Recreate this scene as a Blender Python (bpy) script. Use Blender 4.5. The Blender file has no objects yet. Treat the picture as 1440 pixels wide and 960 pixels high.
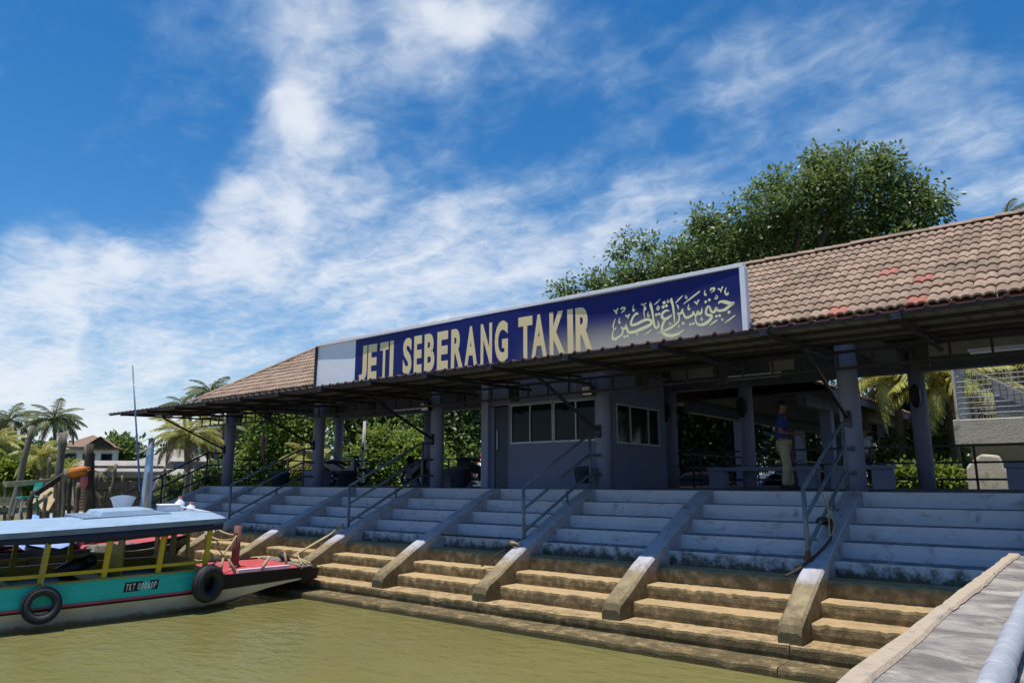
import bpy, math, random
import numpy as np
from mathutils import Vector, Matrix, Quaternion
S = bpy.context.scene
COL = S.collection
random.seed(11)
RNG = np.random.default_rng(11)
R = math.radians
SEEDX = 14.2

# ------------------------------------------------------------------ camera
PITCH, YAW = R(10.9), R(38.9)
CAM = Vector((0, 0, 0.166))
FWD = Vector((-math.sin(YAW) * math.cos(PITCH), math.cos(YAW) * math.cos(PITCH), math.sin(PITCH)))
RGT = Vector((math.cos(YAW), math.sin(YAW), 0))
UPV = RGT.cross(FWD)
cd = bpy.data.cameras.new('camera'); cd.sensor_width = 36; cd.lens = 1018 / 1440 * 36
cd.clip_start = 0.05; cd.clip_end = 6000
cam = bpy.data.objects.new('camera', cd); COL.objects.link(cam)
cam.location = CAM; cam.rotation_euler = (R(90) + PITCH, 0, YAW)
S.camera = cam

def direction(px, py):
    return (FWD * 1018 + RGT * (px - 720) + UPV * (480 - py)).normalized()

def at(px, py, dist):
    """point of the place seen at a photo pixel, dist metres away along the ground"""
    d = direction(px, py)
    return CAM + d * (dist / math.hypot(d.x, d.y))

# ------------------------------------------------------------------ world and sun
TOSUN = Vector((-0.05, -0.16, 1)).normalized()
S.view_settings.view_transform = 'Standard'; S.view_settings.look = 'None'
S.view_settings.exposure = 0.15; S.view_settings.gamma = 1
w = bpy.data.worlds.new('World'); S.world = w; w.use_nodes = True
nt = w.node_tree; nt.nodes.clear()
def N(t, **k):
    n = nt.nodes.new(t)
    for a, b in k.items(): setattr(n, a, b)
    return n
def link(a, b): nt.links.new(a, b)
def mth(op, a, b=None, c=None, clamp=False):
    n = N('ShaderNodeMath', operation=op); n.use_clamp = clamp
    for i, x in enumerate((a, b, c)):
        if x is None: continue
        if isinstance(x, (int, float)): n.inputs[i].default_value = x
        else: link(x, n.inputs[i])
    return n.outputs[0]
def vmth(op, a, b=None, scale=None):
    n = N('ShaderNodeVectorMath', operation=op)
    for i, x in enumerate((a, b)):
        if x is None: continue
        if isinstance(x, (tuple, list, Vector)): n.inputs[i].default_value = tuple(x)
        else: link(x, n.inputs[i])
    if scale is not None: n.inputs['Scale'].default_value = scale
    return n.outputs['Value'] if op in ('DOT_PRODUCT', 'LENGTH') else n.outputs[0]
def sstep(v, a, b):
    n = N('ShaderNodeMapRange', interpolation_type='SMOOTHSTEP')
    link(v, n.inputs[0]); n.inputs[1].default_value = a; n.inputs[2].default_value = b
    return n.outputs[0]
def fbm(vec, scale, detail, rough, dist=0.0):
    n = N('ShaderNodeTexNoise'); link(vec, n.inputs['Vector'])
    n.inputs['Scale'].default_value = scale; n.inputs['Detail'].default_value = detail
    n.inputs['Roughness'].default_value = rough; n.inputs['Distortion'].default_value = dist
    return n
sky = N('ShaderNodeTexSky', sky_type='NISHITA'); sky.sun_disc = False
sky.sun_elevation = math.asin(TOSUN.z); sky.sun_rotation = math.atan2(TOSUN.x, TOSUN.y)
sky.altitude = 0; sky.air_density = 1.0; sky.dust_density = 0.0; sky.ozone_density = 4.0
gam = N('ShaderNodeGamma'); gam.inputs[1].default_value = 1.0
hs = N('ShaderNodeHueSaturation'); hs.inputs['Saturation'].default_value = 1.32; hs.inputs['Value'].default_value = 1.2
link(sky.outputs[0], hs.inputs['Color'])
tc = N('ShaderNodeTexCoord'); D0 = tc.outputs['Generated']
sx = N('ShaderNodeSeparateXYZ'); link(D0, sx.inputs[0])
link(sstep(sx.outputs[2], -0.05, 0.25), hs.inputs['Fac'])
# clouds lie on a flat layer: project the view direction on it
zc = mth('ADD', mth('MAXIMUM', sx.outputs[2], 0.0), 0.16)
cb = N('ShaderNodeCombineXYZ'); link(mth('DIVIDE', sx.outputs[0], zc), cb.inputs[0]); link(mth('DIVIDE', sx.outputs[1], zc), cb.inputs[1])
PL = cb.outputs[0]
warp = fbm(PL, 1.3, 4, 0.55)
wv = vmth('SCALE', vmth('SUBTRACT', warp.outputs['Color'], (0.5, 0.5, 0.5)), scale=0.55)
PW = vmth('ADD', PL, wv)
DW = vmth('ADD', D0, vmth('SCALE', vmth('SUBTRACT', fbm(D0, 3.0, 3, 0.5).outputs['Color'], (0.5, 0.5, 0.5)), scale=0.06))
def blobs(lst):
    tot = None
    for px, py, rp, g in lst:
        c = direction(px, py)
        dt = vmth('DOT_PRODUCT', DW, c)
        a = rp / 1018.0
        m = mth('MULTIPLY', sstep(dt, math.cos(a * 1.25), math.cos(a * 0.05)), g)
        tot = m if tot is None else mth('ADD', tot, m)
    return tot
big = blobs([(390, 45, 105, .55), (500, 80, 115, 1.0), (620, 50, 110, 1.1), (730, 25, 95, 1.1), (320, 175, 70, .4), (410, 215, 70, .4), (500, 215, 50, .4),
             (225, 295, 100, 1.0), (150, 325, 90, .65), (320, 335, 100, .6), (40, 395, 60, .6), (470, 400, 210, .6), (700, 330, 180, .55), (280, 500, 240, .65), (120, 440, 130, .5), (620, 440, 200, .4),
             (860, 400, 170, .45), (60, 480, 150, .35), (1300, 240, 120, .5), (1430, 220, 130, .7), (640, 235, 50, .35),
             (1000, 250, 170, .4), (1000, 110, 90, .3), (1130, 80, 100, .4), (1240, 30, 80, .35), (590, 180, 35, .3)])
hole = blobs([(60, 120, 230, .7), (190, 40, 100, .4), (20, 250, 140, .5), (880, 40, 130, .6), (700, 190, 90, .5), (1390, 70, 140, .4), (60, 560, 120, .3), (830, 190, 110, .35), (560, 260, 70, .35), (530, 160, 40, .35), (1130, 180, 90, .25), (160, 590, 120, .25)])
n1 = fbm(vmth('ADD', PW, (SEEDX, 3.1, 0.0)), 1.7, 8, 0.55)
stc = N('ShaderNodeMapping'); stc.inputs['Rotation'].default_value = (0, 0, R(28)); stc.inputs['Scale'].default_value = (0.5, 2.0, 1)
link(PW, stc.inputs[0])
n2 = fbm(stc.outputs[0], 2.4, 8, 0.58)
n3 = fbm(PL, 15, 5, 0.62, 0.6)
dens = mth('ADD', mth('MULTIPLY', mth('SUBTRACT', n1.outputs[0], 0.5), 1.1), mth('MULTIPLY', mth('SUBTRACT', n2.outputs[0], 0.5), 1.5))
dens = mth('ADD', dens, mth('MULTIPLY', mth('SUBTRACT', n3.outputs[0], 0.5), 0.75))
dens = mth('ADD', dens, mth('MULTIPLY', big, 0.47))
dens = mth('SUBTRACT', dens, mth('MULTIPLY', hole, 0.42))
dens = mth('ADD', dens, mth('MULTIPLY', sstep(sx.outputs[2], 0.20, 0.0), 0.62))
cl = sstep(dens, -0.27, 1.2)
cl = mth('MULTIPLY', cl, 0.88)
# thin veil low down
cmix = N('ShaderNodeMix', data_type='RGBA'); 
ccol = N('ShaderNodeMix', data_type='RGBA')
link(sstep(dens, 0.0, 1.0), ccol.inputs[0])
ccol.inputs[6].default_value = (4.4, 5.9, 7.5, 1); ccol.inputs[7].default_value = (7.7, 8.1, 8.7, 1)
link(cl, cmix.inputs[0]); link(hs.outputs[0], gam.inputs[0]); link(gam.outputs[0], cmix.inputs[6]); link(ccol.outputs[2], cmix.inputs[7])
bg = N('ShaderNodeBackground'); bg.inputs[1].default_value = 0.1
wo = N('ShaderNodeOutputWorld'); link(cmix.outputs[2], bg.inputs[0]); link(bg.outputs[0], wo.inputs[0])

sd = bpy.data.lights.new('sun', 'SUN'); sd.energy = 4.8; sd.angle = R(0.53); sd.color = (1, 0.95, 0.87)
sun = bpy.data.objects.new('sun', sd); COL.objects.link(sun)
sun.rotation_euler = TOSUN.to_track_quat('Z', 'Y').to_euler(); sun.location = (0, -5, 30)

# ------------------------------------------------------------------ materials
def mat(name, col, col2=None, rough=0.75, scale=3.0, bump=0.15, bscale=30.0, spec=0.3, metal=0.0, dirt=None, dirt_scale=1.2, dirt_lo=0.52, dirt_hi=0.7,
        zpaint=None, zdirt=None, rand=0.0, trans=0.0, detail=6, stretch=None, coat=0.0, faceshade_dirt=None, wear=None):
    m = bpy.data.materials.new(name); m.use_nodes = True
    t = m.node_tree; t.nodes.clear()
    def n(k, **kw):
        q = t.nodes.new(k)
        for a, b in kw.items(): setattr(q, a, b)
        return q
    L = t.links.new
    out = n('ShaderNodeOutputMaterial'); p = n('ShaderNodeBsdfPrincipled'); L(p.outputs[0], out.inputs[0])
    p.inputs['Roughness'].default_value = rough; p.inputs['Metallic'].default_value = metal
    p.inputs['Specular IOR Level'].default_value = spec
    if coat: p.inputs['Coat Weight'].default_value = coat
    geo = n('ShaderNodeNewGeometry'); V = geo.outputs['Position']
    if stretch:
        mp = n('ShaderNodeMapping'); mp.inputs['Scale'].default_value = stretch; L(V, mp.inputs[0]); V = mp.outputs[0]
    nz = n('ShaderNodeTexNoise'); L(V, nz.inputs['Vector']); nz.inputs['Scale'].default_value = scale; nz.inputs['Detail'].default_value = detail; nz.inputs['Roughness'].default_value = 0.62
    c2 = col2 or tuple(x * 0.72 for x in col)
    def ramp(src, lo, hi):
        r = n('ShaderNodeMapRange'); r.clamp = True; L(src, r.inputs[0]); r.inputs[1].default_value = lo; r.inputs[2].default_value = hi; return r.outputs[0]
    def mix(fac, a, b):
        x = n('ShaderNodeMix', data_type='RGBA')
        if isinstance(fac, float): x.inputs[0].default_value = fac
        else: L(fac, x.inputs[0])
        for i, c in ((6, a), (7, b)):
            if isinstance(c, tuple): x.inputs[i].default_value = (*c[:3], 1)
            else: L(c, x.inputs[i])
        return x.outputs[2]
    def mul(a, b):
        x = n('ShaderNodeMath', operation='MULTIPLY'); x.use_clamp = True
        for i, c in enumerate((a, b)):
            if isinstance(c, float): x.inputs[i].default_value = c
            else: L(c, x.inputs[i])
        return x.outputs[0]
    C = mix(ramp(nz.outputs[0], 0.32, 0.68), c2, col)
    sep = n('ShaderNodeSeparateXYZ'); L(geo.outputs['Position'], sep.inputs[0])
    if zpaint:                      # (z, width, colour below): paint ends at a height
        zz, wd, below = zpaint
        ad = n('ShaderNodeMath', operation='MULTIPLY_ADD'); L(nz.outputs[0], ad.inputs[0]); ad.inputs[1].default_value = 0.35; L(sep.outputs[2], ad.inputs[2])
        bl = mix(ramp(nz.outputs[0], 0.35, 0.65), tuple(x * 0.6 for x in below), below)
        C = mix(ramp(ad.outputs[0], zz + .17 - wd, zz + .17 + wd), bl, C)
    if dirt:
        dn = n('ShaderNodeTexNoise'); L(geo.outputs['Position'], dn.inputs['Vector']); dn.inputs['Scale'].default_value = dirt_scale; dn.inputs['Detail'].default_value = 8; dn.inputs['Roughness'].default_value = 0.7
        f = ramp(dn.outputs[0], dirt_lo, dirt_hi)
        C = mix(f, C, dirt)
    if wear:                        # (colour, scale, lo, hi, stretch): patches of bare or stained surface
        wc, wsc, wl, wh, wst = wear
        wm = n('ShaderNodeMapping'); wm.inputs['Scale'].default_value = wst; L(geo.outputs['Position'], wm.inputs[0])
        wn = n('ShaderNodeTexNoise'); L(wm.outputs[0], wn.inputs['Vector']); wn.inputs['Scale'].default_value = wsc; wn.inputs['Detail'].default_value = 10; wn.inputs['Roughness'].default_value = 0.72; wn.inputs['Distortion'].default_value = 0.4
        C = mix(mul(ramp(wn.outputs[0], wl, wh), 0.85), C, wc)
    if faceshade_dirt:                    # (colour, amount, 'up' or 'side'): canopy shade put into treads with grime; shade and algae on risers
        fc, fa, fk = faceshade_dirt
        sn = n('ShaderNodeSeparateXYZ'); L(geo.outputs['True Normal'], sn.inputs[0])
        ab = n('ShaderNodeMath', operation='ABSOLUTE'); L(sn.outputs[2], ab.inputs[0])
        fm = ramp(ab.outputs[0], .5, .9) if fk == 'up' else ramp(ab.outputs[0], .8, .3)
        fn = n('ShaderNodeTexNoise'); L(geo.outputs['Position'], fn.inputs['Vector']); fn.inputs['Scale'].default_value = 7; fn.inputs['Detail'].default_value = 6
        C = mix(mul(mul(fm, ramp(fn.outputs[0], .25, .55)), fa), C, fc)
    if zdirt:                       # (z0, z1, colour): growth thickest at z0, gone at z1
        z0, z1, dc = zdirt
        dn2 = n('ShaderNodeTexNoise'); L(geo.outputs['Position'], dn2.inputs['Vector']); dn2.inputs['Scale'].default_value = 6; dn2.inputs['Detail'].default_value = 8; dn2.inputs['Roughness'].default_value = 0.75
        q = n('ShaderNodeMath', operation='MULTIPLY_ADD'); L(ramp(sep.outputs[2], z1, z0), q.inputs[0]); q.inputs[1].default_value = 0.42; L(dn2.outputs[0], q.inputs[2])
        C = mix(mul(ramp(q.outputs[0], 0.60, 0.82), 0.92), C, dc)
    if rand:
        ri = n('ShaderNodeNewGeometry'); oi = n('ShaderNodeObjectInfo')
        ad = n('ShaderNodeMath', operation='ADD'); L(ri.outputs['Random Per Island'], ad.inputs[0]); L(oi.outputs['Random'], ad.inputs[1])
        fr = n('ShaderNodeMath', operation='FRACT'); L(ad.outputs[0], fr.inputs[0])
        hv = n('ShaderNodeHueSaturation'); L(C, hv.inputs['Color'])
        L(ramp(fr.outputs[0], -0.0, 1.0), hv.inputs['Value'])
        r2 = hv.inputs['Value'].links[0].from_node; r2.inputs[3].default_value = 1 - rand; r2.inputs[4].default_value = 1 + rand
        C = hv.outputs[0]
    L(C, p.inputs['Base Color'])
    if bump:
        bn = n('ShaderNodeTexNoise'); L(V, bn.inputs['Vector']); bn.inputs['Scale'].default_value = bscale; bn.inputs['Detail'].default_value = 7; bn.inputs['Roughness'].default_value = 0.65
        bp = n('ShaderNodeBump'); bp.inputs['Strength'].default_value = bump; bp.inputs['Distance'].default_value = 0.03
        L(bn.outputs[0], bp.inputs['Height']); L(bp.outputs[0], p.inputs['Normal'])
    if trans:
        tr = n('ShaderNodeBsdfTranslucent'); ms = n('ShaderNodeMixShader'); ms.inputs[0].default_value = trans
        hv2 = n('ShaderNodeHueSaturation'); L(C, hv2.inputs['Color']); hv2.inputs['Value'].default_value = 1.5; hv2.inputs['Hue'].default_value = 0.47
        L(hv2.outputs[0], tr.inputs[0]); L(p.outputs[0], ms.inputs[1]); L(tr.outputs[0], ms.inputs[2]); L(ms.outputs[0], out.inputs[0])
    return m

M = {}
M['paint'] = mat('lavender_paint', (0.36, 0.37, 0.53), (0.30, 0.31, 0.46), rough=0.6, scale=2.2, bump=0.12, bscale=25, dirt=(0.16, 0.16, 0.24), dirt_scale=2.4, dirt_lo=0.62, dirt_hi=0.8)
M['paint_step'] = mat('lavender_step_paint', (0.54, 0.535, 0.60), (0.46, 0.455, 0.52), faceshade_dirt=((0.12, 0.115, 0.12), .8, 'up'), rough=0.65, scale=2.5, bump=0.25, bscale=20, dirt=(0.13, 0.13, 0.2), dirt_scale=3.1, dirt_lo=0.6, dirt_hi=0.74, zdirt=(-1.15, -0.84, (0.04, 0.036, 0.018)), wear=((0.27, 0.25, 0.22), 2.6, 0.56, 0.68, (1, 1, 2.2)))
M['divider'] = mat('divider_concrete', (0.45, 0.445, 0.51), (0.37, 0.37, 0.43), rough=0.75, scale=4, bump=0.4, bscale=22, dirt=(0.26, 0.2, 0.14), dirt_scale=3.4, dirt_lo=0.55, dirt_hi=0.75, zpaint=(-1.10, 0.09, (0.33, 0.26, 0.15)), zdirt=(-1.75, -1.15, (0.13, 0.1, 0.05)), wear=((0.17, 0.13, 0.10), 5, 0.56, 0.70, (1, 1, 1)))
M['raw'] = mat('weathered_concrete', (0.52, 0.37, 0.20), (0.38, 0.265, 0.135), faceshade_dirt=((0.12, 0.095, 0.045), .85, 'side'), rough=0.9, scale=5, bump=0.6, bscale=45, dirt=(0.12, 0.09, 0.045), dirt_scale=5, dirt_lo=0.56, dirt_hi=0.78, zdirt=(-2.05, -1.6, (0.08, 0.065, 0.03)), wear=((0.22, 0.16, 0.08), 2.5, 0.5, 0.7, (.6, 1, 1)))
M['floor'] = mat('platform_concrete', (0.2, 0.19, 0.2), rough=0.8, bump=0.2)
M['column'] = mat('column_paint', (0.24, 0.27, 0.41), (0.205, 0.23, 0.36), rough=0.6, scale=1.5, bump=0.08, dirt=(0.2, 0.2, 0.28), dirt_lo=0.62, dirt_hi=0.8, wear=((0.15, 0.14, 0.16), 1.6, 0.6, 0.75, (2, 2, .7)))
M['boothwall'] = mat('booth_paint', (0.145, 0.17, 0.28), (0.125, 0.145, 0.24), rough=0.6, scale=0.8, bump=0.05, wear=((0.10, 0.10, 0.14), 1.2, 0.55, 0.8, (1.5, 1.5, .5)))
M['pale'] = mat('pale_panel', (0.55, 0.53, 0.55), rough=0.7, bump=0.05)
M['beam'] = mat('beam_paint', (0.15, 0.155, 0.24), rough=0.7, bump=0.06)
M['ceil'] = mat('ceiling_board', (0.10, 0.10, 0.12), rough=0.8, bump=0.03)
M['steel'] = mat('dark_steel', (0.022, 0.024, 0.034), (0.015, 0.016, 0.022), rough=0.5, bump=0.05, spec=0.5)
M['sheet'] = mat('metal_sheet', (0.17, 0.17, 0.155), (0.12, 0.12, 0.11), rough=0.55, scale=1.2, bump=0.05, spec=0.4)
M['sheetedge'] = mat('maroon_sheet', (0.09, 0.03, 0.03), rough=0.5, bump=0.05)
M['rail'] = mat('handrail_paint', (0.12, 0.17, 0.21), (0.07, 0.1, 0.13), rough=0.45, scale=9, bump=0.1, spec=0.5, dirt=(0.22, 0.2, 0.17), dirt_scale=7, dirt_lo=0.6, dirt_hi=0.75)
M['rust'] = mat('rust', (0.2, 0.07, 0.03), rough=0.9, scale=14, bump=0.4)
M['tile'] = mat('clay_tile', (0.36, 0.245, 0.175), (0.26, 0.18, 0.13), rough=0.8, scale=4.5, bump=0.35, bscale=30, rand=0.2, dirt=(0.15, 0.115, 0.085), dirt_scale=11, dirt_lo=0.54, dirt_hi=0.72, wear=((0.12, 0.095, 0.075), 1.3, 0.54, 0.72, (1, .6, 1)))
M['tilered'] = mat('fresh_red_tile', (0.40, 0.145, 0.105), (0.33, 0.13, 0.095), rough=0.75, scale=4, bump=0.3, rand=0.1)
M['tilefar'] = mat('brown_roof_tile', (0.27, 0.17, 0.12), (0.2, 0.125, 0.09), rough=0.8, scale=2, bump=0.2)
M['white'] = mat('white_paint', (0.82, 0.80, 0.83), (0.76, 0.74, 0.78), rough=0.5, scale=4, bump=0.05)
M['cream'] = mat('letter_cream', (0.82, 0.65, 0.36), (0.78, 0.60, 0.31), rough=0.45, scale=2, bump=0)
M['jawi'] = mat('letter_pale_yellow', (0.85, 0.80, 0.45), (0.82, 0.77, 0.42), rough=0.45, bump=0)
M['glass'] = mat('dark_glass', (0.006, 0.014, 0.02), rough=0.05, bump=0, spec=0.12)
M['glassdoor'] = mat('dark_blue_door', (0.035, 0.045, 0.085), rough=0.4, bump=0.03)
M['alu'] = mat('aluminium_frame', (0.42, 0.42, 0.47), rough=0.4, bump=0, metal=0.3)
M['teal'] = mat('turquoise_paint', (0.015, 0.52, 0.43), (0.012, 0.42, 0.35), rough=0.4, scale=3, bump=0.08, spec=0.4, stretch=(0.4, 0.4, 4), wear=((0.05, 0.27, 0.23), 2.2, 0.57, 0.75, (.6, .6, 4)))
M['hullwhite'] = mat('hull_white', (0.66, 0.63, 0.54), (0.52, 0.48, 0.38), rough=0.5, scale=3, bump=0.1, zdirt=(-2.03, -1.90, (0.30, 0.16, 0.07)), wear=((0.42, 0.36, 0.26), 3, 0.6, 0.8, (2.5, 2.5, .6)))
M['black'] = mat('black_paint', (0.012, 0.012, 0.014), rough=0.45, bump=0.1)
M['navy'] = mat('navy_canvas', (0.025, 0.035, 0.07), rough=0.7, bump=0.15)
M['pink'] = mat('pink_stripe', (0.62, 0.07, 0.11), rough=0.4, bump=0)
M['yellow'] = mat('yellow_paint', (0.6, 0.43, 0.02), (0.5, 0.35, 0.02), rough=0.45, scale=6, bump=0.08, dirt=(0.3, 0.22, 0.05), dirt_lo=0.58, dirt_hi=0.8)
M['olive'] = mat('olive_panel', (0.36, 0.27, 0.045), rough=0.55, bump=0.05)
M['roofblue'] = mat('boat_roof_paint', (0.30, 0.41, 0.52), (0.24, 0.34, 0.45), rough=0.5, scale=2.5, bump=0.12, dirt=(0.25, 0.3, 0.36), dirt_scale=3, dirt_lo=0.5, dirt_hi=0.75, wear=((0.2, 0.22, 0.25), 2.2, 0.57, 0.72, (1, 1, 1)))
M['roofedge'] = mat('boat_roof_edge', (0.19, 0.25, 0.35), (0.13, 0.18, 0.26), rough=0.6, scale=4, bump=0.15)
M['deckred'] = mat('red_deck_paint', (0.52, 0.075, 0.085), (0.42, 0.07, 0.07), rough=0.55, scale=4, bump=0.15, dirt=(0.5, 0.36, 0.32), dirt_scale=4, dirt_lo=0.58, dirt_hi=0.75, wear=((0.28, 0.1, 0.09), 3, 0.52, 0.7, (1, 1, 1)))
M['timber'] = mat('bare_timber', (0.52, 0.41, 0.27), (0.38, 0.29, 0.18), rough=0.8, scale=8, bump=0.3, stretch=(1, 1, .3))
M['greywood'] = mat('grey_weathered_wood', (0.26, 0.225, 0.175), (0.09, 0.078, 0.06), rough=0.9, scale=7, bump=0.5, stretch=(1, 1, .25))
M['darkwood'] = mat('dark_piling_wood', (0.075, 0.06, 0.05), (0.04, 0.033, 0.028), rough=0.9, scale=7, bump=0.5, stretch=(1, 1, .25))
M['redbrown'] = mat('red_brown_post', (0.2, 0.09, 0.075), (0.13, 0.06, 0.05), rough=0.7, scale=9, bump=0.3)
M['rubber'] = mat('tyre_rubber', (0.035, 0.037, 0.043), (0.022, 0.023, 0.027), rough=0.65, bump=0.2, dirt=(0.1, 0.1, 0.1), dirt_scale=5, dirt_lo=0.58, dirt_hi=0.8)
M['rope'] = mat('rope', (0.5, 0.39, 0.22), (0.35, 0.27, 0.15), rough=0.9, scale=40, bump=0.4, bscale=90)
M['roped'] = mat('dark_rope', (0.07, 0.05, 0.035), rough=0.9, bump=0.3, bscale=90)
M['pier'] = mat('pier_concrete', (0.44, 0.40, 0.34), (0.17, 0.155, 0.15), rough=0.88, scale=3.0, bump=0.6, bscale=24, dirt=(0.14, 0.12, 0.11), dirt_scale=3.2, dirt_lo=0.5, dirt_hi=0.7, stretch=(1, 1.1, 1), detail=10, wear=((0.13, 0.115, 0.105), 2.4, 0.49, 0.60, (.9, 1.2, 1)))
M['pieredge'] = mat('pier_edge_mortar', (0.50, 0.41, 0.30), (0.38, 0.30, 0.22), rough=0.85, scale=6, bump=0.5, bscale=30, dirt=(0.27, 0.23, 0.2), dirt_scale=6, dirt_lo=0.52, dirt_hi=0.7)
M['galv'] = mat('galvanised_pipe', (0.45, 0.46, 0.5), (0.33, 0.34, 0.38), rough=0.6, scale=9, bump=0.3, bscale=14, metal=0.25)
M['wall'] = mat('white_wall', (0.72, 0.72, 0.74), (0.62, 0.62, 0.64), rough=0.7, scale=.5, bump=0.05)
M['shackwall'] = mat('shack_boards', (0.15, 0.13, 0.125), (0.09, 0.08, 0.08), rough=0.85, scale=2, bump=0.3, stretch=(3, 3, .4))
M['tin'] = mat('tin_roof', (0.38, 0.35, 0.31), (0.27, 0.23, 0.2), rough=0.6, scale=1, bump=0.1)
M['brick'] = mat('red_brown_wall', (0.24, 0.085, 0.06), rough=0.8, scale=1, bump=0.1)
M['bark'] = mat('bark', (0.13, 0.105, 0.085), (0.07, 0.055, 0.045), rough=0.95, scale=5, bump=0.6, bscale=14)
M['palmbark'] = mat('palm_bark', (0.2, 0.17, 0.135), (0.12, 0.1, 0.08), rough=0.95, scale=4, bump=0.4, stretch=(1, 1, 5))
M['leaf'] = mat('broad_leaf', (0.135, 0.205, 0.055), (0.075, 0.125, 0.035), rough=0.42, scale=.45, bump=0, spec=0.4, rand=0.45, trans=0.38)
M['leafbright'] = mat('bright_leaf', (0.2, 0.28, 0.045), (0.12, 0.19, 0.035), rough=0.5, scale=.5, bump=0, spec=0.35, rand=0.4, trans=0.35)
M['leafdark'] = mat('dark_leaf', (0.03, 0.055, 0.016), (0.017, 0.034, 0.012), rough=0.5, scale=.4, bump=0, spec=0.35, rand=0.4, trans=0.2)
M['frond'] = mat('palm_frond', (0.15, 0.18, 0.055), (0.09, 0.12, 0.04), rough=0.45, scale=.8, bump=0, spec=0.4, rand=0.3, trans=0.3)
M['frondy'] = mat('yellow_palm_frond', (0.38, 0.37, 0.08), (0.24, 0.26, 0.06), rough=0.45, scale=.8, bump=0, spec=0.4, rand=0.3, trans=0.35)
M['frondd'] = mat('dry_palm_frond', (0.25, 0.2, 0.12), (0.17, 0.13, 0.08), rough=0.6, scale=.8, bump=0, rand=0.3, trans=0.2)
M['ground'] = mat('ground_soil', (0.23, 0.19, 0.12), (0.13, 0.13, 0.06), rough=0.95, scale=.5, bump=0.5, bscale=4, dirt=(0.08, 0.1, 0.03), dirt_scale=.3, dirt_lo=.45, dirt_hi=.6)
M['orange'] = mat('orange_float', (0.6, 0.2, 0.03), rough=0.5, scale=6, bump=0.15)
M['pinkfloat'] = mat('pink_float', (0.72, 0.2, 0.2), rough=0.5, scale=6, bump=0.1)
M['tealplastic'] = mat('teal_plastic', (0.02, 0.33, 0.26), rough=0.4, bump=0.05)
M['tarp'] = mat('blue_tarpaulin', (0.13, 0.25, 0.62), (0.45, 0.52, 0.75), rough=0.4, scale=2.5, bump=0.4, bscale=6)
M['skin'] = mat('skin', (0.24, 0.125, 0.08), rough=0.55, bump=0.02)
M['hair'] = mat('black_hair', (0.012, 0.01, 0.01), rough=0.5, bump=0.2, bscale=120)
M['shirt'] = mat('dark_blue_shirt', (0.025, 0.05, 0.22), rough=0.85, scale=8, bump=0.3, bscale=12)
M['trouser'] = mat('khaki_trousers', (0.4, 0.35, 0.27), rough=0.9, scale=8, bump=0.3, bscale=12)
M['greyshirt'] = mat('pale_grey_shirt', (0.42, 0.43, 0.46), rough=0.9, bump=0.2, bscale=12)
M['darkcloth'] = mat('dark_cloth', (0.03, 0.03, 0.04), rough=0.9, bump=0.2)
M['carred'] = mat('red_car_paint', (0.17, 0.012, 0.02), rough=0.25, bump=0, spec=0.6, coat=0.6)
M['carwhite'] = mat('white_car_paint', (0.62, 0.63, 0.65), rough=0.3, bump=0, spec=0.5, coat=0.5)
M['bikeblue'] = mat('motorcycle_blue', (0.03, 0.08, 0.16), rough=0.3, bump=0, coat=0.5)
M['chrome'] = mat('chrome', (0.5, 0.5, 0.52), rough=0.2, bump=0, metal=1.0)
M['binblue'] = mat('blue_grey_bin', (0.055, 0.085, 0.12), rough=0.5, bump=0.05)
M['corrfence'] = mat('corrugated_fence', (0.36, 0.34, 0.31), (0.24, 0.22, 0.19), rough=0.6, scale=2, bump=0.05)
M['stone'] = mat('mossy_concrete', (0.68, 0.63, 0.52), (0.5, 0.47, 0.39), rough=0.9, scale=2, bump=0.4, dirt=(0.12, 0.12, 0.1), dirt_scale=2)
M['mesh'] = mat('fence_wire', (0.4, 0.42, 0.44), rough=0.5, bump=0, metal=0.5)
M['mud'] = mat('river_mud', (0.2, 0.16, 0.1), rough=0.7, scale=1, bump=0.5)
M['flag'] = mat('faded_cloth', (0.5, 0.42, 0.4), rough=0.9, bump=0.2)

# sign print: navy running to a warm grey towards its lower right
def sign_mat():
    m = bpy.data.materials.new('sign_print'); m.use_nodes = True; t = m.node_tree; L = t.links.new
    p = t.nodes['Principled BSDF']; p.inputs['Roughness'].default_value = 0.45; p.inputs['Specular IOR Level'].default_value = 0.2
    g = t.nodes.new('ShaderNodeNewGeometry'); s = t.nodes.new('ShaderNodeSeparateXYZ'); L(g.outputs['Position'], s.inputs[0])
    def mr(src, a, b):
        r = t.nodes.new('ShaderNodeMapRange'); r.interpolation_type = 'SMOOTHSTEP'; L(src, r.inputs[0]); r.inputs[1].default_value = a; r.inputs[2].default_value = b; return r.outputs[0]
    def mm(op, a, b):
        r = t.nodes.new('ShaderNodeMath'); r.operation = op
        for i, x in enumerate((a, b)):
            if isinstance(x, float): r.inputs[i].default_value = x
            else: L(x, r.inputs[i])
        return r.outputs[0]
    f = mm('MULTIPLY', mr(s.outputs[0], -10.2, -7.6), mr(s.outputs[2], 3.55, 2.80))
    f = mm('MULTIPLY', f, mr(s.outputs[0], -3.9, -6.4))
    a = t.nodes.new('ShaderNodeMix'); a.data_type = 'RGBA'; L(f, a.inputs[0]); a.inputs[6].default_value = (0.012, 0.016, 0.125, 1); a.inputs[7].default_value = (0.45, 0.40, 0.33, 1)
    L(a.outputs[2], p.inputs['Base Color'])
    return m
M['sign'] = sign_mat()

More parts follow.
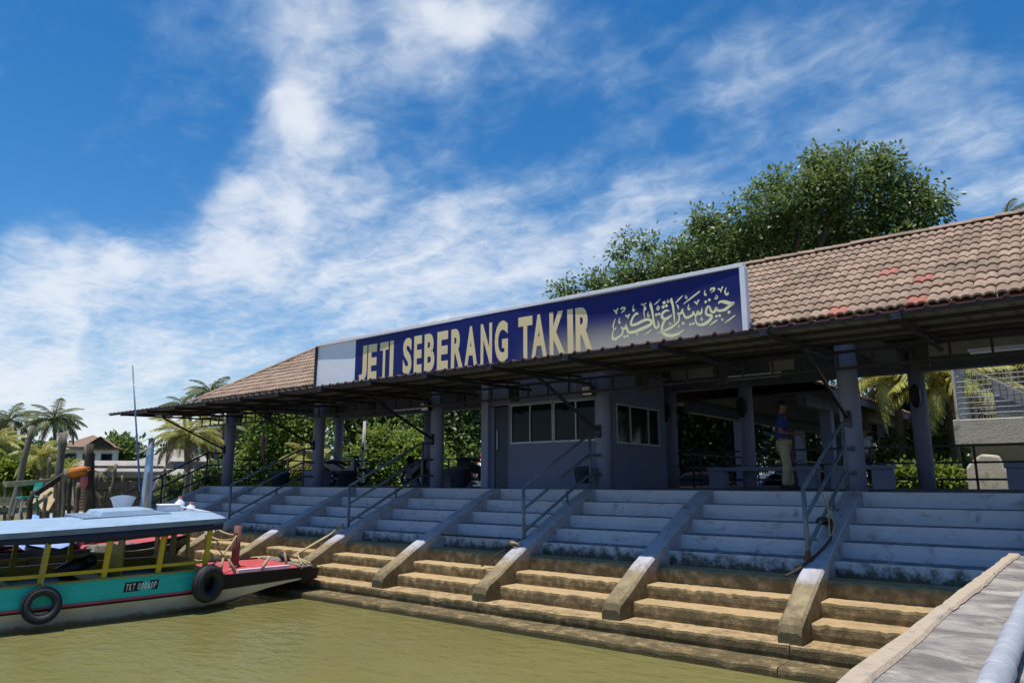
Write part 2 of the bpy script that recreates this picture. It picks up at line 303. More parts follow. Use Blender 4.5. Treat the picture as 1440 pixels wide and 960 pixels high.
def water_mat():
    m = bpy.data.materials.new('river_water'); m.use_nodes = True; t = m.node_tree; L = t.links.new
    p = t.nodes['Principled BSDF']; p.inputs['Roughness'].default_value = 0.09; p.inputs['IOR'].default_value = 1.33; p.inputs['Specular IOR Level'].default_value = 0.5
    g = t.nodes.new('ShaderNodeNewGeometry')
    def nz(sc, det, st, dist=0):
        mp = t.nodes.new('ShaderNodeMapping'); mp.inputs['Scale'].default_value = st; mp.inputs['Rotation'].default_value = (0, 0, R(25)); L(g.outputs['Position'], mp.inputs[0])
        n = t.nodes.new('ShaderNodeTexNoise'); n.inputs['Scale'].default_value = sc; n.inputs['Detail'].default_value = det; n.inputs['Distortion'].default_value = dist; L(mp.outputs[0], n.inputs['Vector']); return n.outputs[0]
    a = nz(2.4, 3, (1, 1.9, 1), .4); b = nz(9, 4, (1, 1.6, 1), .5); c = nz(.35, 2, (1, 1, 1))
    ad = t.nodes.new('ShaderNodeMath'); ad.operation = 'MULTIPLY_ADD'; L(b, ad.inputs[0]); ad.inputs[1].default_value = 0.22; L(a, ad.inputs[2])
    bp = t.nodes.new('ShaderNodeBump'); bp.inputs['Strength'].default_value = 0.27; bp.inputs['Distance'].default_value = 0.11; L(ad.outputs[0], bp.inputs['Height']); L(bp.outputs[0], p.inputs['Normal'])
    x = t.nodes.new('ShaderNodeMix'); x.data_type = 'RGBA'; L(c, x.inputs[0]); x.inputs[6].default_value = (0.155, 0.142, 0.048, 1); x.inputs[7].default_value = (0.205, 0.188, 0.068, 1)
    L(x.outputs[2], p.inputs['Base Color'])
    return m
M['water'] = water_mat()

# ------------------------------------------------------------------ mesh builder
ORG = {}
class MB:
    def __init__(s): s.v = []; s.f = []; s.m = []; s.s = []
    def add(s, vs, fs, mi=0, sm=False):
        o = len(s.v); s.v += [tuple(v) for v in vs]
        for f in fs: s.f.append(tuple(i + o for i in f)); s.m.append(mi); s.s.append(sm)
        return s
    def box(s, x0, x1, y0, y1, z0, z1, mi=0):
        v = [(x, y, z) for z in (z0, z1) for y in (y0, y1) for x in (x0, x1)]
        return s.add(v, [(0, 2, 3, 1), (4, 5, 7, 6), (0, 1, 5, 4), (2, 6, 7, 3), (0, 4, 6, 2), (1, 3, 7, 5)], mi)
    def hexa(s, b, t, mi=0):
        """b, t: four corners each, counter-clockwise"""
        return s.add(list(b) + list(t), [(3, 2, 1, 0), (4, 5, 6, 7), (0, 1, 5, 4), (1, 2, 6, 5), (2, 3, 7, 6), (3, 0, 4, 7)], mi)
    def bar(s, a, b, w, h, mi=0, up=(0, 0, 1)):
        a, b = Vector(a), Vector(b); d = (b - a).normalized(); u = Vector(up)
        if abs(d.dot(u)) > 0.98: u = Vector((0, 1, 0))
        r = d.cross(u).normalized() * (w / 2); q = r.cross(d).normalized() * (h / 2)
        bb = [a - r - q, a + r - q, a + r + q, a - r + q]; tt = [b - r - q, b + r - q, b + r + q, b - r + q]
        return s.hexa(bb, tt, mi)
    def tube(s, pts, r, n=8, mi=0, sm=True, cap=True):
        pts = [Vector(p) for p in pts]; k = len(pts); rs = r if isinstance(r, (list, tuple)) else [r] * k
        o = len(s.v); ref = None
        for i, p in enumerate(pts):
            d = (pts[min(i + 1, k - 1)] - pts[max(i - 1, 0)]).normalized()
            if ref is None: ref = Vector((0, 0, 1)) if abs(d.z) < 0.9 else Vector((1, 0, 0))
            a = d.cross(ref)
            if a.length < 1e-5: a = d.cross(Vector((0, 1, 0.1)))
            a.normalize(); b = a.cross(d).normalized(); ref = b
            for j in range(n):
                t = 2 * math.pi * j / n; s.v.append(tuple(p + (a * math.cos(t) + b * math.sin(t)) * rs[i]))
        for i in range(k - 1):
            for j in range(n):
                s.f.append((o + i * n + j, o + i * n + (j + 1) % n, o + (i + 1) * n + (j + 1) % n, o + (i + 1) * n + j)); s.m.append(mi); s.s.append(sm)
        if cap:
            s.f.append(tuple(o + j for j in reversed(range(n)))); s.m.append(mi); s.s.append(False)
            s.f.append(tuple(o + (k - 1) * n + j for j in range(n))); s.m.append(mi); s.s.append(False)
        return s
    def lathe(s, c, prof, n=16, mi=0, axis=None, sm=True):
        """prof: (radius, height) list; axis: unit vector"""
        c = Vector(c); ax = Vector(axis or (0, 0, 1)).normalized()
        a = ax.orthogonal().normalized(); b = ax.cross(a); o = len(s.v); k = len(prof)
        for r, h in prof:
            for j in range(n):
                t = 2 * math.pi * j / n; s.v.append(tuple(c + ax * h + (a * math.cos(t) + b * math.sin(t)) * r))
        for i in range(k - 1):
            for j in range(n):
                s.f.append((o + i * n + j, o + i * n + (j + 1) % n, o + (i + 1) * n + (j + 1) % n, o + (i + 1) * n + j)); s.m.append(mi); s.s.append(sm)
        if prof[0][0] > 1e-4: s.f.append(tuple(o + j for j in reversed(range(n)))); s.m.append(mi); s.s.append(False)
        if prof[-1][0] > 1e-4: s.f.append(tuple(o + (k - 1) * n + j for j in range(n))); s.m.append(mi); s.s.append(False)
        return s
    def torus(s, c, R1, r1, axis, n=28, k=10, mi=0, squash=1.0):
        c = Vector(c); ax = Vector(axis).normalized(); a = ax.orthogonal().normalized(); b = ax.cross(a); o = len(s.v)
        for i in range(n):
            t = 2 * math.pi * i / n; rad = a * math.cos(t) + b * math.sin(t)
            for j in range(k):
                q = 2 * math.pi * j / k; s.v.append(tuple(c + rad * (R1 + r1 * math.cos(q)) + ax * (r1 * squash * math.sin(q))))
        for i in range(n):
            for j in range(k):
                s.f.append((o + i * k + j, o + ((i + 1) % n) * k + j, o + ((i + 1) % n) * k + (j + 1) % k, o + i * k + (j + 1) % k)); s.m.append(mi); s.s.append(True)
        return s
    def loft(s, rings, mi=0, sm=False, closed=True, caps=True):
        n = len(rings[0]); o = len(s.v)
        for r in rings: s.v += [tuple(p) for p in r]
        for i in range(len(rings) - 1):
            for j in range(n if closed else n - 1):
                s.f.append((o + i * n + j, o + i * n + (j + 1) % n, o + (i + 1) * n + (j + 1) % n, o + (i + 1) * n + j)); s.m.append(mi[j] if isinstance(mi, list) else mi); s.s.append(sm)
        if caps and closed:
            e = mi[0] if isinstance(mi, list) else mi
            s.f.append(tuple(o + j for j in reversed(range(n)))); s.m.append(e); s.s.append(False)
            s.f.append(tuple(o + (len(rings) - 1) * n + j for j in range(n))); s.m.append(e); s.s.append(False)
        return s
    def mesh(s, name, mats, origin=(0, 0, 0)):
        me = bpy.data.meshes.new(name)
        o = Vector(origin); me.from_pydata([tuple(Vector(v) - o) for v in s.v], [], s.f)
        for x in (mats if isinstance(mats, (list, tuple)) else [mats]): me.materials.append(M[x] if isinstance(x, str) else x)
        me.polygons.foreach_set('material_index', s.m); me.polygons.foreach_set('use_smooth', s.s); me.update()
        return me
    def build(s, name, mats, parent=None, bevel=0.0, fix=False):
        """the mesh in world coordinates, hung under parent (a root Empty or one of its parts)"""
        org = ORG.get(parent.name, Vector()) if parent else Vector()
        me = s.mesh(name, mats, org)
        if fix:
            import bmesh
            bm = bmesh.new(); bm.from_mesh(me); bmesh.ops.remove_doubles(bm, verts=bm.verts, dist=1e-5); bmesh.ops.recalc_face_normals(bm, faces=bm.faces); bm.to_mesh(me); bm.free()
        o = bpy.data.objects.new(name, me); COL.objects.link(o)
        if parent: o.parent = parent; ORG[o.name] = org
        if bevel:
            b = o.modifiers.new('bevel', 'BEVEL'); b.width = bevel; b.segments = 2; b.limit_method = 'ANGLE'; b.angle_limit = R(40)
        return o

def thing(name, label, cat, loc=(0, 0, 0), group=None):
    o = bpy.data.objects.new(name, None); COL.objects.link(o); o.location = loc; o.empty_display_size = 0.2
    o['label'] = label; o['category'] = cat
    if group: o['group'] = group
    ORG[o.name] = Vector(loc)
    return o
def tag(o, label, cat, group=None):
    o['label'] = label; o['category'] = cat
    if group: o['group'] = group
    return o
def struct(o): o['kind'] = 'structure'; return o
def stuff(o): o['kind'] = 'stuff'; return o
def copy_tree(o, parent=None):
    c = o.copy(); COL.objects.link(c)
    if parent: c.parent = parent
    for ch in list(o.children): copy_tree(ch, c)
    return c
def copy_thing(root, loc, label, rz=0.0):
    c = copy_tree(root); c.location = loc; c.rotation_euler = (0, 0, rz); c['label'] = label
    return c
def lerp(a, b, t): return a + (b - a) * t
def interp(x, xs, ys): return float(np.interp(x, xs, ys))
# ================================================================== SETTING
WATER = -2.03
def ground():
    xs = [-3000, -900, -400, -200, -140, -100, -80, -65, -55, -48, -42, -37, -33, -30, -28, -26, -24.5, -20, -12, -4, 4, 12, 25, 60, 200, 900, 3000]
    ys = [-3000, -600, -100, -20, 0, 6, 9, 10.5, 11.5, 12.3, 13, 14, 16, 18.5, 20, 22, 26, 32, 40, 55, 80, 120, 200, 500, 1200, 3200]
    def h(x, y):
        back = interp(y, [-1e4, 12.2, 13, 17, 19, 24, 60, 4000], [-3.0, -3.0, -1.6, -1.2, -1.0, -0.9, -0.8, -0.8])
        left = interp(y, [-1e4, 2, 9, 13, 18, 26, 60, 4000], [-3.0, -3.0, -2.3, -1.9, -1.6, -1.15, -0.9, -0.8])
        k = interp(x, [-40, -30, -25, -24], [1, 0.9, 0.6, 0])
        z = lerp(back, left, k)
        r = 0.10 * math.sin(x * 0.9 + y * 1.7) * math.sin(y * 0.8 - x * .4)
        return z + (r if -60 < x < 30 and z > -2.9 else 0)
    b = MB(); n = len(ys)
    b.add([(x, y, h(x, y)) for x in xs for y in ys], [(i * n + j, (i + 1) * n + j, (i + 1) * n + j + 1, i * n + j + 1) for i in range(len(xs) - 1) for j in range(n - 1)], sm=True)
    return struct(b.build('ground', 'ground'))
ground()
b = MB(); b.add([(-2500, -2500, WATER), (2500, -2500, WATER), (2500, 24, WATER), (-2500, 24, WATER)], [(0, 1, 2, 3)])
struct(b.build('river', 'water'))

# ------------------------------------------------------------------ stepped quay
YN = [12.6, 12.14, 11.68, 11.23, 10.8, 10.38, 10.0, 9.6, 9.2, 8.75]
ZN = [0.0, -0.23, -0.463, -0.685, -0.905, -1.125, -1.34, -1.535, -1.745, -1.92]
XD = [-3.18 - 2.485 * i for i in range(9)][::-1] + [-0.695, 1.79, 4.275, 6.76]      # divider centres
quay = thing('quay_steps', 'wide concrete quay steps, painted lavender above and raw brown below, going down into the river', 'steps', (-3.18, 9.0, -2.0))
DW_ = 0.29
def step_mesh(k, width, seed):
    """one step block: worn nose, subdivided along its length"""
    rng = random.Random(seed * 31 + k)
    raw = k >= 5; nx = 34 if raw else 10
    y0 = YN[k]; y1 = (YN[k - 1] + 0.08) if k else 12.95
    z1 = ZN[k]; z0 = (ZN[k + 1] - 0.06) if k < 9 else -3.0
    b = MB(); rings = []
    ph = rng.random() * 9
    for i in range(nx + 1):
        x = width * i / nx
        a = 0.005 if raw else 0.002
        wob = a * (math.sin(x * 2.1 + ph) * .5 + math.sin(x * 13.7 + ph * 2) * .3 + rng.uniform(-1.1, 1.1))
        chip = rng.uniform(0.02, 0.05) if raw and rng.random() < 0.12 else 0
        nr = (0.035 if raw else 0.012) + chip
        zz = z1 + (rng.uniform(-.008, .008) if raw else 0)
        under = rng.uniform(0, 0.007) if raw else 0
        e = 0.004 * (1 if i == 0 else -1 if i == nx else 0)
        rings.append([(x + e, y1, z0), (x + e, y1, z1), (x + e, y0 + 0.16, zz), (x + e, y0 + nr + wob, zz - nr * .12), (x + e, y0 + nr * .3 + wob, zz - nr * .4), (x + e, y0 + wob, zz - nr - .01),
                      (x + e, y0 + wob * .6 + under * .5, (z1 + z0) * .5), (x + e, y0 + 0.02 + under, z0)])
    b.loft(rings, sm=False)
    return b
for k in range(10):
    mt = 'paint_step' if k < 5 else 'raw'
    if k >= 8:                                             # the two lowest run unbroken in front of the dividers
        for i in range(0, 13, 2):
            x0 = XD[i] - 1.1 if i == 0 else XD[i]; x1 = XD[i + 2] if i + 2 < 13 else 9.2
            bb = step_mesh(k, x1 - x0, i + 50)
            bb.v = [(x + x0, y, z) for x, y, z in bb.v]
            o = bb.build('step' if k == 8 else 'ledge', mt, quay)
    else:
        meshes = []
        for i in range(12):
            x0 = XD[i] + DW_ / 2 - .01
            if len(meshes) < 4:
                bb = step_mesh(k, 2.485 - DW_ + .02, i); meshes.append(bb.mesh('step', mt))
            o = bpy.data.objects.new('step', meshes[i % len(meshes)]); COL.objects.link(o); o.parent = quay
            o.location = Vector((x0, 0, 0)) - ORG[quay.name]; ORG[o.name] = ORG[quay.name]
def divider(x):
    rng = random.Random(int(x * 100)); b = MB()
    prof = [(12.62, 0.006), (12.0, -0.225), (11.3, -0.525), (10.6, -0.85), (10.1, -1.07), (9.6, -1.35), (9.36, -1.465), (9.27, -1.53), (9.235, -1.62), (9.25, -1.80)]
    rings = []
    for y, z in prof:
        j = rng.uniform(-.012, .012) if z < -1.0 else 0; hw = DW_ / 2 + j
        bev = .02 if z > -1 else .03 + rng.uniform(0, .015)
        rings.append([(x - hw, y, min(z - .5, -.6) if y > 9.3 else -2.0), (x + hw, y, min(z - .5, -.6) if y > 9.3 else -2.0), (x + hw, y, z - bev), (x + hw - bev, y, z + j * .5), (x - hw + bev, y, z), (x - hw, y, z - bev)])
    b.loft(rings)
    return b.build('divider', 'divider', quay)
for x in XD: divider(x)
# platform behind the steps
b = MB(); b.box(-24.2, 9.5, 12.95, 18.3, -1.6, 0.0); struct(b.build('platform', 'floor'))
b = MB(); b.box(-9.6, -4.9, 18.3, 46, -1.5, -0.006); struct(b.build('walkway', 'floor'))
# end wall closing the steps on the left
b = MB(); b.hexa([(-23.62, 8.5, -3), (-23.3, 8.5, -3), (-23.3, 12.95, -3), (-23.62, 12.95, -3)], [(-23.62, 8.5, -1.9), (-23.3, 8.5, -1.9), (-23.3, 12.95, -.05), (-23.62, 12.95, -.05)]); b.build('end_wall', 'divider', quay)

# ------------------------------------------------------------------ pier in the near right corner
pier = thing('pier', 'low stained concrete pier in the near right corner with a paler mortar edge', 'pier', (0, 6, -0.6))
b = MB(); b.box(-0.775, 2.6, -4, 4.9, -2.9, -0.556); b.build('slab', 'pier', pier, bevel=.01)
b = MB(); b.box(-0.775, 2.6, 4.915, 8.95, -2.9, -0.56); b.build('slab', 'pier', pier, bevel=.01)
rng = random.Random(4)
def edge_strip(y0, y1):
    b = MB(); n = 30; rings = []
    for i in range(n + 1):
        y = lerp(y0, y1, i / n); wv = rng.uniform(-.012, .012); z = -0.538 + rng.uniform(-.004, .004)
        xi = -0.755 + .008 * math.sin(y * 2.3) + wv * .5
        rings.append([(-0.86, y, -2.9), (-0.777, y, -2.9), (-0.777, y, -0.562), (xi, y, -0.553), (xi - .015, y, z), (-0.84 + wv * .4, y, z), (-0.86 + wv * .3, y, z - .025)])
    b.loft(rings); return b.build('edge', 'pieredge', pier)
edge_strip(-4, 4.9); edge_strip(4.915, 8.95)
jr0 = random.Random(9)
pp = thing('pipe', 'grey galvanised pipe lying along the concrete pier', 'pipe', (-.36, 3, -.55))
b = MB(); pts = []; rs = []
for i in range(60):
    t = i / 59; y = 2.80 + t * 5.6
    pts.append((-0.372 - (y - 2.86) * 0.024, y, -0.504)); rs.append(0.047 + 0.001 * math.sin(i * 1.9) + .0015 * math.sin(i * .63) + jr0.uniform(-.0015, .0015))
b.tube(pts, rs, n=16); b.build('pipe', 'galv', pp)
for y in (3.25, 4.1):
    b = MB(); b.lathe((-0.372 - (y - 2.86) * .024, y, -.504), [(.0485, -.06), (.0505, -.05), (.0505, .05), (.0485, .06)], 16, axis=(0, 1, 0)); b.build('collar', 'galv', pp)

# ================================================================== JETTY BUILDING
hall = thing('jetty_building', 'long open jetty hall with lavender columns, clay tiled roof and metal canopy', 'building', (-11, 15, 0))
CX = [-23.25 + 4.985 * i for i in range(7)]
def column(x, y, r=0.172, z1=2.95):
    b = MB(); b.tube([(x, y, -.02), (x, y, z1)], r, n=24); return b.build('column', 'column', hall)
for x in CX: column(x, 13.4)
for x in CX[:3] + [-9.0, -6.9, -3.02, 1.7, 6.7]: column(x, 18.0, .17)
# ring beams, pale panels over the back beam, ceiling
b = MB(); b.box(-23.6, 9.4, 13.27, 13.53, 2.56, 2.95); b.build('beam', 'beam', hall)
b = MB(); b.box(-23.6, 9.4, 17.88, 18.12, 2.53, 2.79); b.build('beam', 'beam', hall)
b = MB(); b.box(-23.6, 9.4, 17.92, 18.08, 2.795, 3.2); b.build('upper_wall', 'beam', hall)
for x in CX + [CX[-1] + 4]:
    if x > -23: pass
for x in (CX[0], CX[2], CX[4], CX[6]):
    b = MB(); b.box(x - .12, x + .12, 13.54, 17.87, 2.6, 2.93); b.build('cross_beam', 'beam', hall)
for x0, x1 in ((-2.72, -0.1), (0.1, 2.6), (-6.2, -5.6), (-8.9, -7.6), (-15.7, -14.2), (-12.9, -11.4)):
    b = MB(); b.box(x0, x1, 17.90, 17.918, 2.84, 3.15); b.build('panel', 'pale', hall, bevel=.004)
b = MB(); b.box(-23.4, 9.3, 13.75, 17.8, 3.21, 3.24); b.build('ceiling', 'ceil', hall)

# ---- roof: front slope 36 degrees, hipped at the left end
EY, EZ, RY, RZ = 12.6, 2.88, 15.75, 4.96
BY = RY + (RY - EY)
XL, XRT = -24.35, 9.6
roofm = MB()
hipx = XL + (RY - EY)
dn = 0.07
roofm.add([(XL, EY, EZ - dn), (XRT, EY, EZ - dn), (XRT, RY, RZ - dn), (hipx, RY, RZ - dn)], [(0, 1, 2, 3)])
roofm.add([(XL, BY, EZ - dn), (hipx, RY, RZ - dn), (XRT, RY, RZ - dn), (XRT, BY, EZ - dn)], [(0, 1, 2, 3)])
roofm.add([(XL, EY, EZ - dn), (hipx, RY, RZ - dn), (XL, BY, EZ - dn)], [(0, 1, 2)])
roofm.add([(XRT, EY, EZ - dn), (XRT, BY, EZ - dn), (XRT, RY, RZ - dn)], [(0, 1, 2)])
roof = roofm.build('roof', 'tilefar', hall)
b = MB(); b.box(XL, XRT, EY + .02, EY + .05, EZ - .24, EZ - .06); b.build('fascia', 'tilered', roof)
SL = math.hypot(RY - EY, RZ - EZ); sy, sz = (RY - EY) / SL, (RZ - EZ) / SL
NC = 12; CL = SL / NC; TW = 0.30
def tile_local(k=8):
    """double-roll clay tile: local x across, h off the slope"""
    prof = []
    for i in range(k + 1):
        t = i / k; h = 0.036 * abs(math.sin(t * 2 * math.pi)) ** .7
        prof.append((t * TW, h))
    return prof
PROF = tile_local()
def tile_add(b, x, c, jit=0.0):
    o = len(b.v); k = len(PROF); u0 = c * CL - 0.045; u1 = (c + 1) * CL + 0.02
    for u, lift, dz in ((u0, 0.046 + jit, -.006), (u0 + .012, .046 + jit, 0.0), (u1, 0.0, 0.006)):
        for px, h in PROF:
            hh = lift + h + dz
            b.v.append((x + px, EY + sy * u - sz * hh, EZ + sz * u + sy * hh))
    for px, h in PROF:
        hh = 0.004 + h + jit; u = u0 + .004
        b.v.append((x + px, EY + sy * u - sz * hh, EZ + sz * u + sy * hh))
    for i in range(k - 1):
        for r0, r1 in ((0, 1), (1, 2), (3, 0)):
            b.f.append((o + r0 * k + i, o + r0 * k + i + 1, o + r1 * k + i + 1, o + r1 * k + i)); b.m.append(0); b.s.append(r0 == 1)
tb = MB(); tile_add(tb, 0, 0)
# shared mesh: every tile is the same piece moved up the slope
tme = bpy.data.meshes.new('tile'); tme.from_pydata([(x, y - EY, z - EZ) for x, y, z in tb.v], [], tb.f); tme.materials.append(M['tile'])
tme.polygons.foreach_set('use_smooth', tb.s); tme.update()
rest = MB(); cand = []
ncol = int((XRT - XL) / TW)
for i in range(ncol):
    x = XL + i * TW
    for c in range(NC):
        hx = XL + (c + .6) * CL * sy
        if x + TW * .4 < hx: continue
        vis = (x > -4.75 and x < -0.2) or x < -17.2
        dist = math.hypot(x, EY + sy * c * CL)
        cand.append((0 if vis else 1, dist, x, c))
cand.sort()
reds = {(-1, 0), (3, 0), (1, 5), (3, 3)}
jr = random.Random(3)
for n, (vv, dist, x, c) in enumerate(cand):
    if n < 298:
        o = bpy.data.objects.new('tile', tme); COL.objects.link(o); o.parent = roof; ORG[o.name] = ORG[roof.name]
        u = c * CL; o.location = Vector((x, EY + sy * u, EZ + sz * u)) - ORG[roof.name] + Vector((jr.uniform(-.005, .005), jr.uniform(-.012, .008), jr.uniform(0, .007)))
        o.rotation_euler = (0, jr.uniform(-.012, .012), jr.uniform(-.02, .02))
        key = (round((x + 3.0) / TW), c)
        if key in reds:
            o.material_slots[0].link = 'OBJECT'; o.material_slots[0].material = M['tilered']; o['label'] = 'fresh red tile among the faded ones'
    else:
        tile_add(rest, x, c)
o = stuff(rest.build('tile_field', 'tile', roof))
# ridge and hip caps
b = MB()
def cap(p, q):
    m = MB(); p, q = Vector(p), Vector(q); d = (q - p).normalized(); s_ = d.cross(Vector((0, 0, 1))).normalized(); up_ = s_.cross(d)
    rings = []
    for t, sc in ((0, 1.12), (.12, 1.0), (1.02, .92)):
        c = p.lerp(q, t); rings.append([c + s_ * (.13 * sc * math.cos(a)) + up_ * (.085 * sc * math.sin(a) - .02) for a in [math.pi * k / 6 for k in range(7)]])
    m.loft(rings, sm=True, closed=False); return m
x = hipx
while x < 1.6:
    cap((x, RY + jr.uniform(-.01, .01), RZ + .05 + jr.uniform(-.012, .012)), (x + .36, RY + jr.uniform(-.01, .01), RZ + .05 + jr.uniform(-.012, .012))).build('ridge_cap', 'tile', roof); x += .36
p0 = Vector((XL, EY, EZ + .04)); p1 = Vector((hipx, RY, RZ + .06)); n = 13
for i in range(n): cap(p0.lerp(p1, i / n), p0.lerp(p1, (i + 1) / n)).build('ridge_cap', 'tile', roof)

# ---- lean-to canopy
FY, FZ, KY, KZ = 9.8, 2.24, 12.75, 2.40
def can_z(y): return lerp(FZ, KZ, (y - FY) / (KY - FY))
can = MB(); x = -24.3; prof = []
while x < 9.6:
    prof += [(x, 0), (x + .13, 0), (x + .15, .03), (x + .19, .03), (x + .21, 0)]; x += .27
oo = len(prof)
for y, k in ((FY, 0), (KY, 0)):
    for px, h in prof: can.v.append((px, y, can_z(y) + h))
for i in range(oo - 1): can.f.append((i, i + 1, oo + i + 1, oo + i)); can.m.append(0); can.s.append(False)
# rolled front lip
o2 = len(can.v)
for px, h in prof: can.v.append((px, FY - .004, FZ + h + .004))
for px, h in prof: can.v.append((px, FY - .006, FZ + h - .022))
for i in range(oo - 1): can.f.append((o2 + i, o2 + i + 1, o2 + oo + i + 1, o2 + oo + i)); can.m.append(1); can.s.append(False)
canopy = can.build('canopy', ['sheet', 'sheetedge'], hall)
for yy in (9.86, 10.65, 11.5, 12.25):
    b = MB(); b.bar((-24.3, yy, can_z(yy) - .03), (9.5, yy, can_z(yy) - .03), .045, .05); b.build('purlin', 'steel', canopy)
TX = [-23.38 + 1.66 * i for i in range(19)]
for i, x in enumerate(TX):
    b = MB(); main = i % 3 == 0
    zb = FZ - .075
    b.bar((x, FY + .0, zb), (x, 13.2, zb + .06), .05, .05)
    b.bar((x, FY + .03, can_z(FY) - .06), (x, 12.8, can_z(12.8) - .06), .045, .045)
    for yy in (10.55, 11.15, 11.75, 12.35, 12.9): b.bar((x, yy, zb), (x, yy, can_z(min(yy, 12.75)) - .06), .03, .03)
    b.bar((x, 11.15, zb), (x, 12.35, can_z(12.35) - .07), .025, .025)
    b.box(x - .06, x + .06, FY + .005, FY + .07, zb - .03, FZ - .02)
    b.build('truss', 'steel', canopy)
for x in CX:
    b = MB(); b.bar((x, 11.05, FZ - .1), (x, 13.2, 1.22), .05, .05); b.box(x - .06, x + .06, 13.16, 13.22, 1.08, 1.34); b.build('strut', 'steel', canopy)
b = MB(); zl, zu = 2.02, 2.30
for yy in (12.86,):
    b.bar((-24.2, yy, zl), (9.4, yy, zl), .05, .05); b.bar((-24.2, yy, zu), (9.4, yy, zu), .05, .05)
    x = -24.2
    while x < 9.4:
        b.bar((x, yy, zl), (x, yy, zu), .035, .035); x += .55
b.build('wall_truss', 'steel', canopy)
for x in CX[:6]:
    for k, dx in enumerate((1.25, 2.9)):
        b = MB(); b.box(x + dx - .1, x + dx + .1, 12.93, 13.0, 1.95, 2.34); b.build('truss_post', 'steel', canopy)
# light fittings under the canopy
for px0 in ((-5.1, 2.12), (-0.9, 2.2), (-14.6, 2.1)):
    b = MB(); b.box(px0[0] - .6, px0[0] + .6, 13.55, 13.63, px0[1], px0[1] + .05); b.box(px0[0] - .57, px0[0] + .57, 13.57, 13.61, px0[1] - .03, px0[1] - .002, 1); b.build('tube_light', ['pale', 'white'], hall)
for x in (-3.02, -6.9, -9.0):
    b = MB(); b.box(x - .1, x + .1, 17.6, 17.8, 1.85, 2.13); b.lathe((x, 17.7, 2.13), [(.14, 0), (.02, .1)], 8); b.lathe((x, 17.7, 1.72), [(.02, 0), (.08, .08), (.09, .13)], 8); b.build('lantern', 'black', hall)

# ---- booth under the hall
booth = thing('ticket_booth', 'lavender grey ticket booth with dark windows built between the hall columns', 'booth', (-10, 14.6, 0))
Y0, Y1, XW0, XW1 = 13.42, 15.8, -11.72, -8.1
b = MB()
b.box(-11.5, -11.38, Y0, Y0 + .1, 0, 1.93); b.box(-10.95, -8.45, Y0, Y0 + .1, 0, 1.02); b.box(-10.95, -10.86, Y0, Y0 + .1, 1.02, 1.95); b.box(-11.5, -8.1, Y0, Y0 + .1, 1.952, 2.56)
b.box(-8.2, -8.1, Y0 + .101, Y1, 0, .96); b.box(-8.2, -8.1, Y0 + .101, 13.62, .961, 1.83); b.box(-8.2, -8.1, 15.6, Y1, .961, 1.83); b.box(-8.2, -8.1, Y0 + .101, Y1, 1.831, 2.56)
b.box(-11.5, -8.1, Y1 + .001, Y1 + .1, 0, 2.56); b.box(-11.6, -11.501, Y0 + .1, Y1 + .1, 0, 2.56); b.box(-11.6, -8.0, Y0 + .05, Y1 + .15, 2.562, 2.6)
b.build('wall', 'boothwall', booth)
b = MB(); b.box(-11.72, -11.5, Y0 - .1, Y0 + .09, 0, 2.56); b.build('pilaster', 'column', booth, bevel=.01)
b = MB()
for xx in (-10.86, -10.27, -9.62, -9.0): b.box(xx - .015, xx + .015, Y0 - .012, Y0, 1.97, 2.55)
b.box(-11.38, -8.5, Y0 - .012, Y0 - .001, 1.955, 1.985); b.build('cover_strip', 'column', booth)
b = MB(); b.box(-11.37, -10.96, Y0 + .03, Y0 + .07, .01, 1.92); d = b.build('door', 'glassdoor', booth)
b = MB(); b.box(-11.30, -11.27, Y0 - .005, Y0 + .028, .9, 1.35); b.build('handle', 'alu', d)
def window(panes, fixed, lo, hi, along, base):
    """along 'x': a window in the front wall; 'y': in the side wall"""
    fr = MB(); w0, w1 = panes[0][0] - .03, panes[-1][1] + .03
    def bx(m, a0, a1, z0, z1, d0, d1, mi=0):
        if along == 'x': m.box(a0, a1, base + d0, base + d1, z0, z1, mi)
        else: m.box(base - d1, base - d0, a0, a1, z0, z1, mi)
    bx(fr, w0, w1, hi, hi + .035, -.02, .06); bx(fr, w0, w1, lo - .04, lo, -.03, .06)
    xs_ = sorted({p[0] for p in panes} | {panes[-1][1]})
    for i, (a0, a1) in enumerate(panes):
        bx(fr, a0 - .03, a0, lo, hi, -.015, .05)
        if i == len(panes) - 1: bx(fr, a1, a1 + .03, lo, hi, -.015, .05)
    f = fr.build('window', 'alu', booth)
    for a0, a1 in panes:
        m = MB(); bx(m, a0 + .001, a1 - .001, lo + .001, hi - .001, .02, .028); m.build('pane', 'glass', f)
window([(-10.83, -10.3), (-10.27, -9.66)], None, 1.06, 1.91, 'x', Y0)
window([(-9.58, -9.02), (-8.99, -8.5)], None, 1.06, 1.91, 'x', Y0)
window([(13.66, 14.22), (14.25, 15.05), (15.08, 15.56)], None, 1.0, 1.79, 'y', -8.1)
# floodlights on columns
def floodlight(x, y, z, label):
    t = thing('floodlight', label, 'floodlight', (x, y, z), 'floodlights on the front columns')
    b = MB(); c = Vector((x, y, z))
    f = (-.15, -1, -.35)
    b.hexa([c + Vector(p) for p in ((-.14, -.02, -.12), (.14, -.02, -.12), (.14, .1, -.08), (-.14, .1, -.08))], [c + Vector(p) for p in ((-.14, -.07, .1), (.14, -.07, .1), (.14, .05, .12), (-.14, .05, .12))]); b.build('housing', 'black', t)
    b = MB(); b.hexa([c + Vector(p) for p in ((-.11, -.032, -.09), (.11, -.032, -.09), (.11, -.028, -.09), (-.11, -.028, -.09))], [c + Vector(p) for p in ((-.11, -.074, .08), (.11, -.074, .08), (.11, -.066, .08), (-.11, -.066, .08))]); b.build('lens', 'white', t)
    b = MB(); b.box(x - .02, x + .02, y + .05, y + .2, z - .02, z + .02); b.build('bracket', 'black', t)
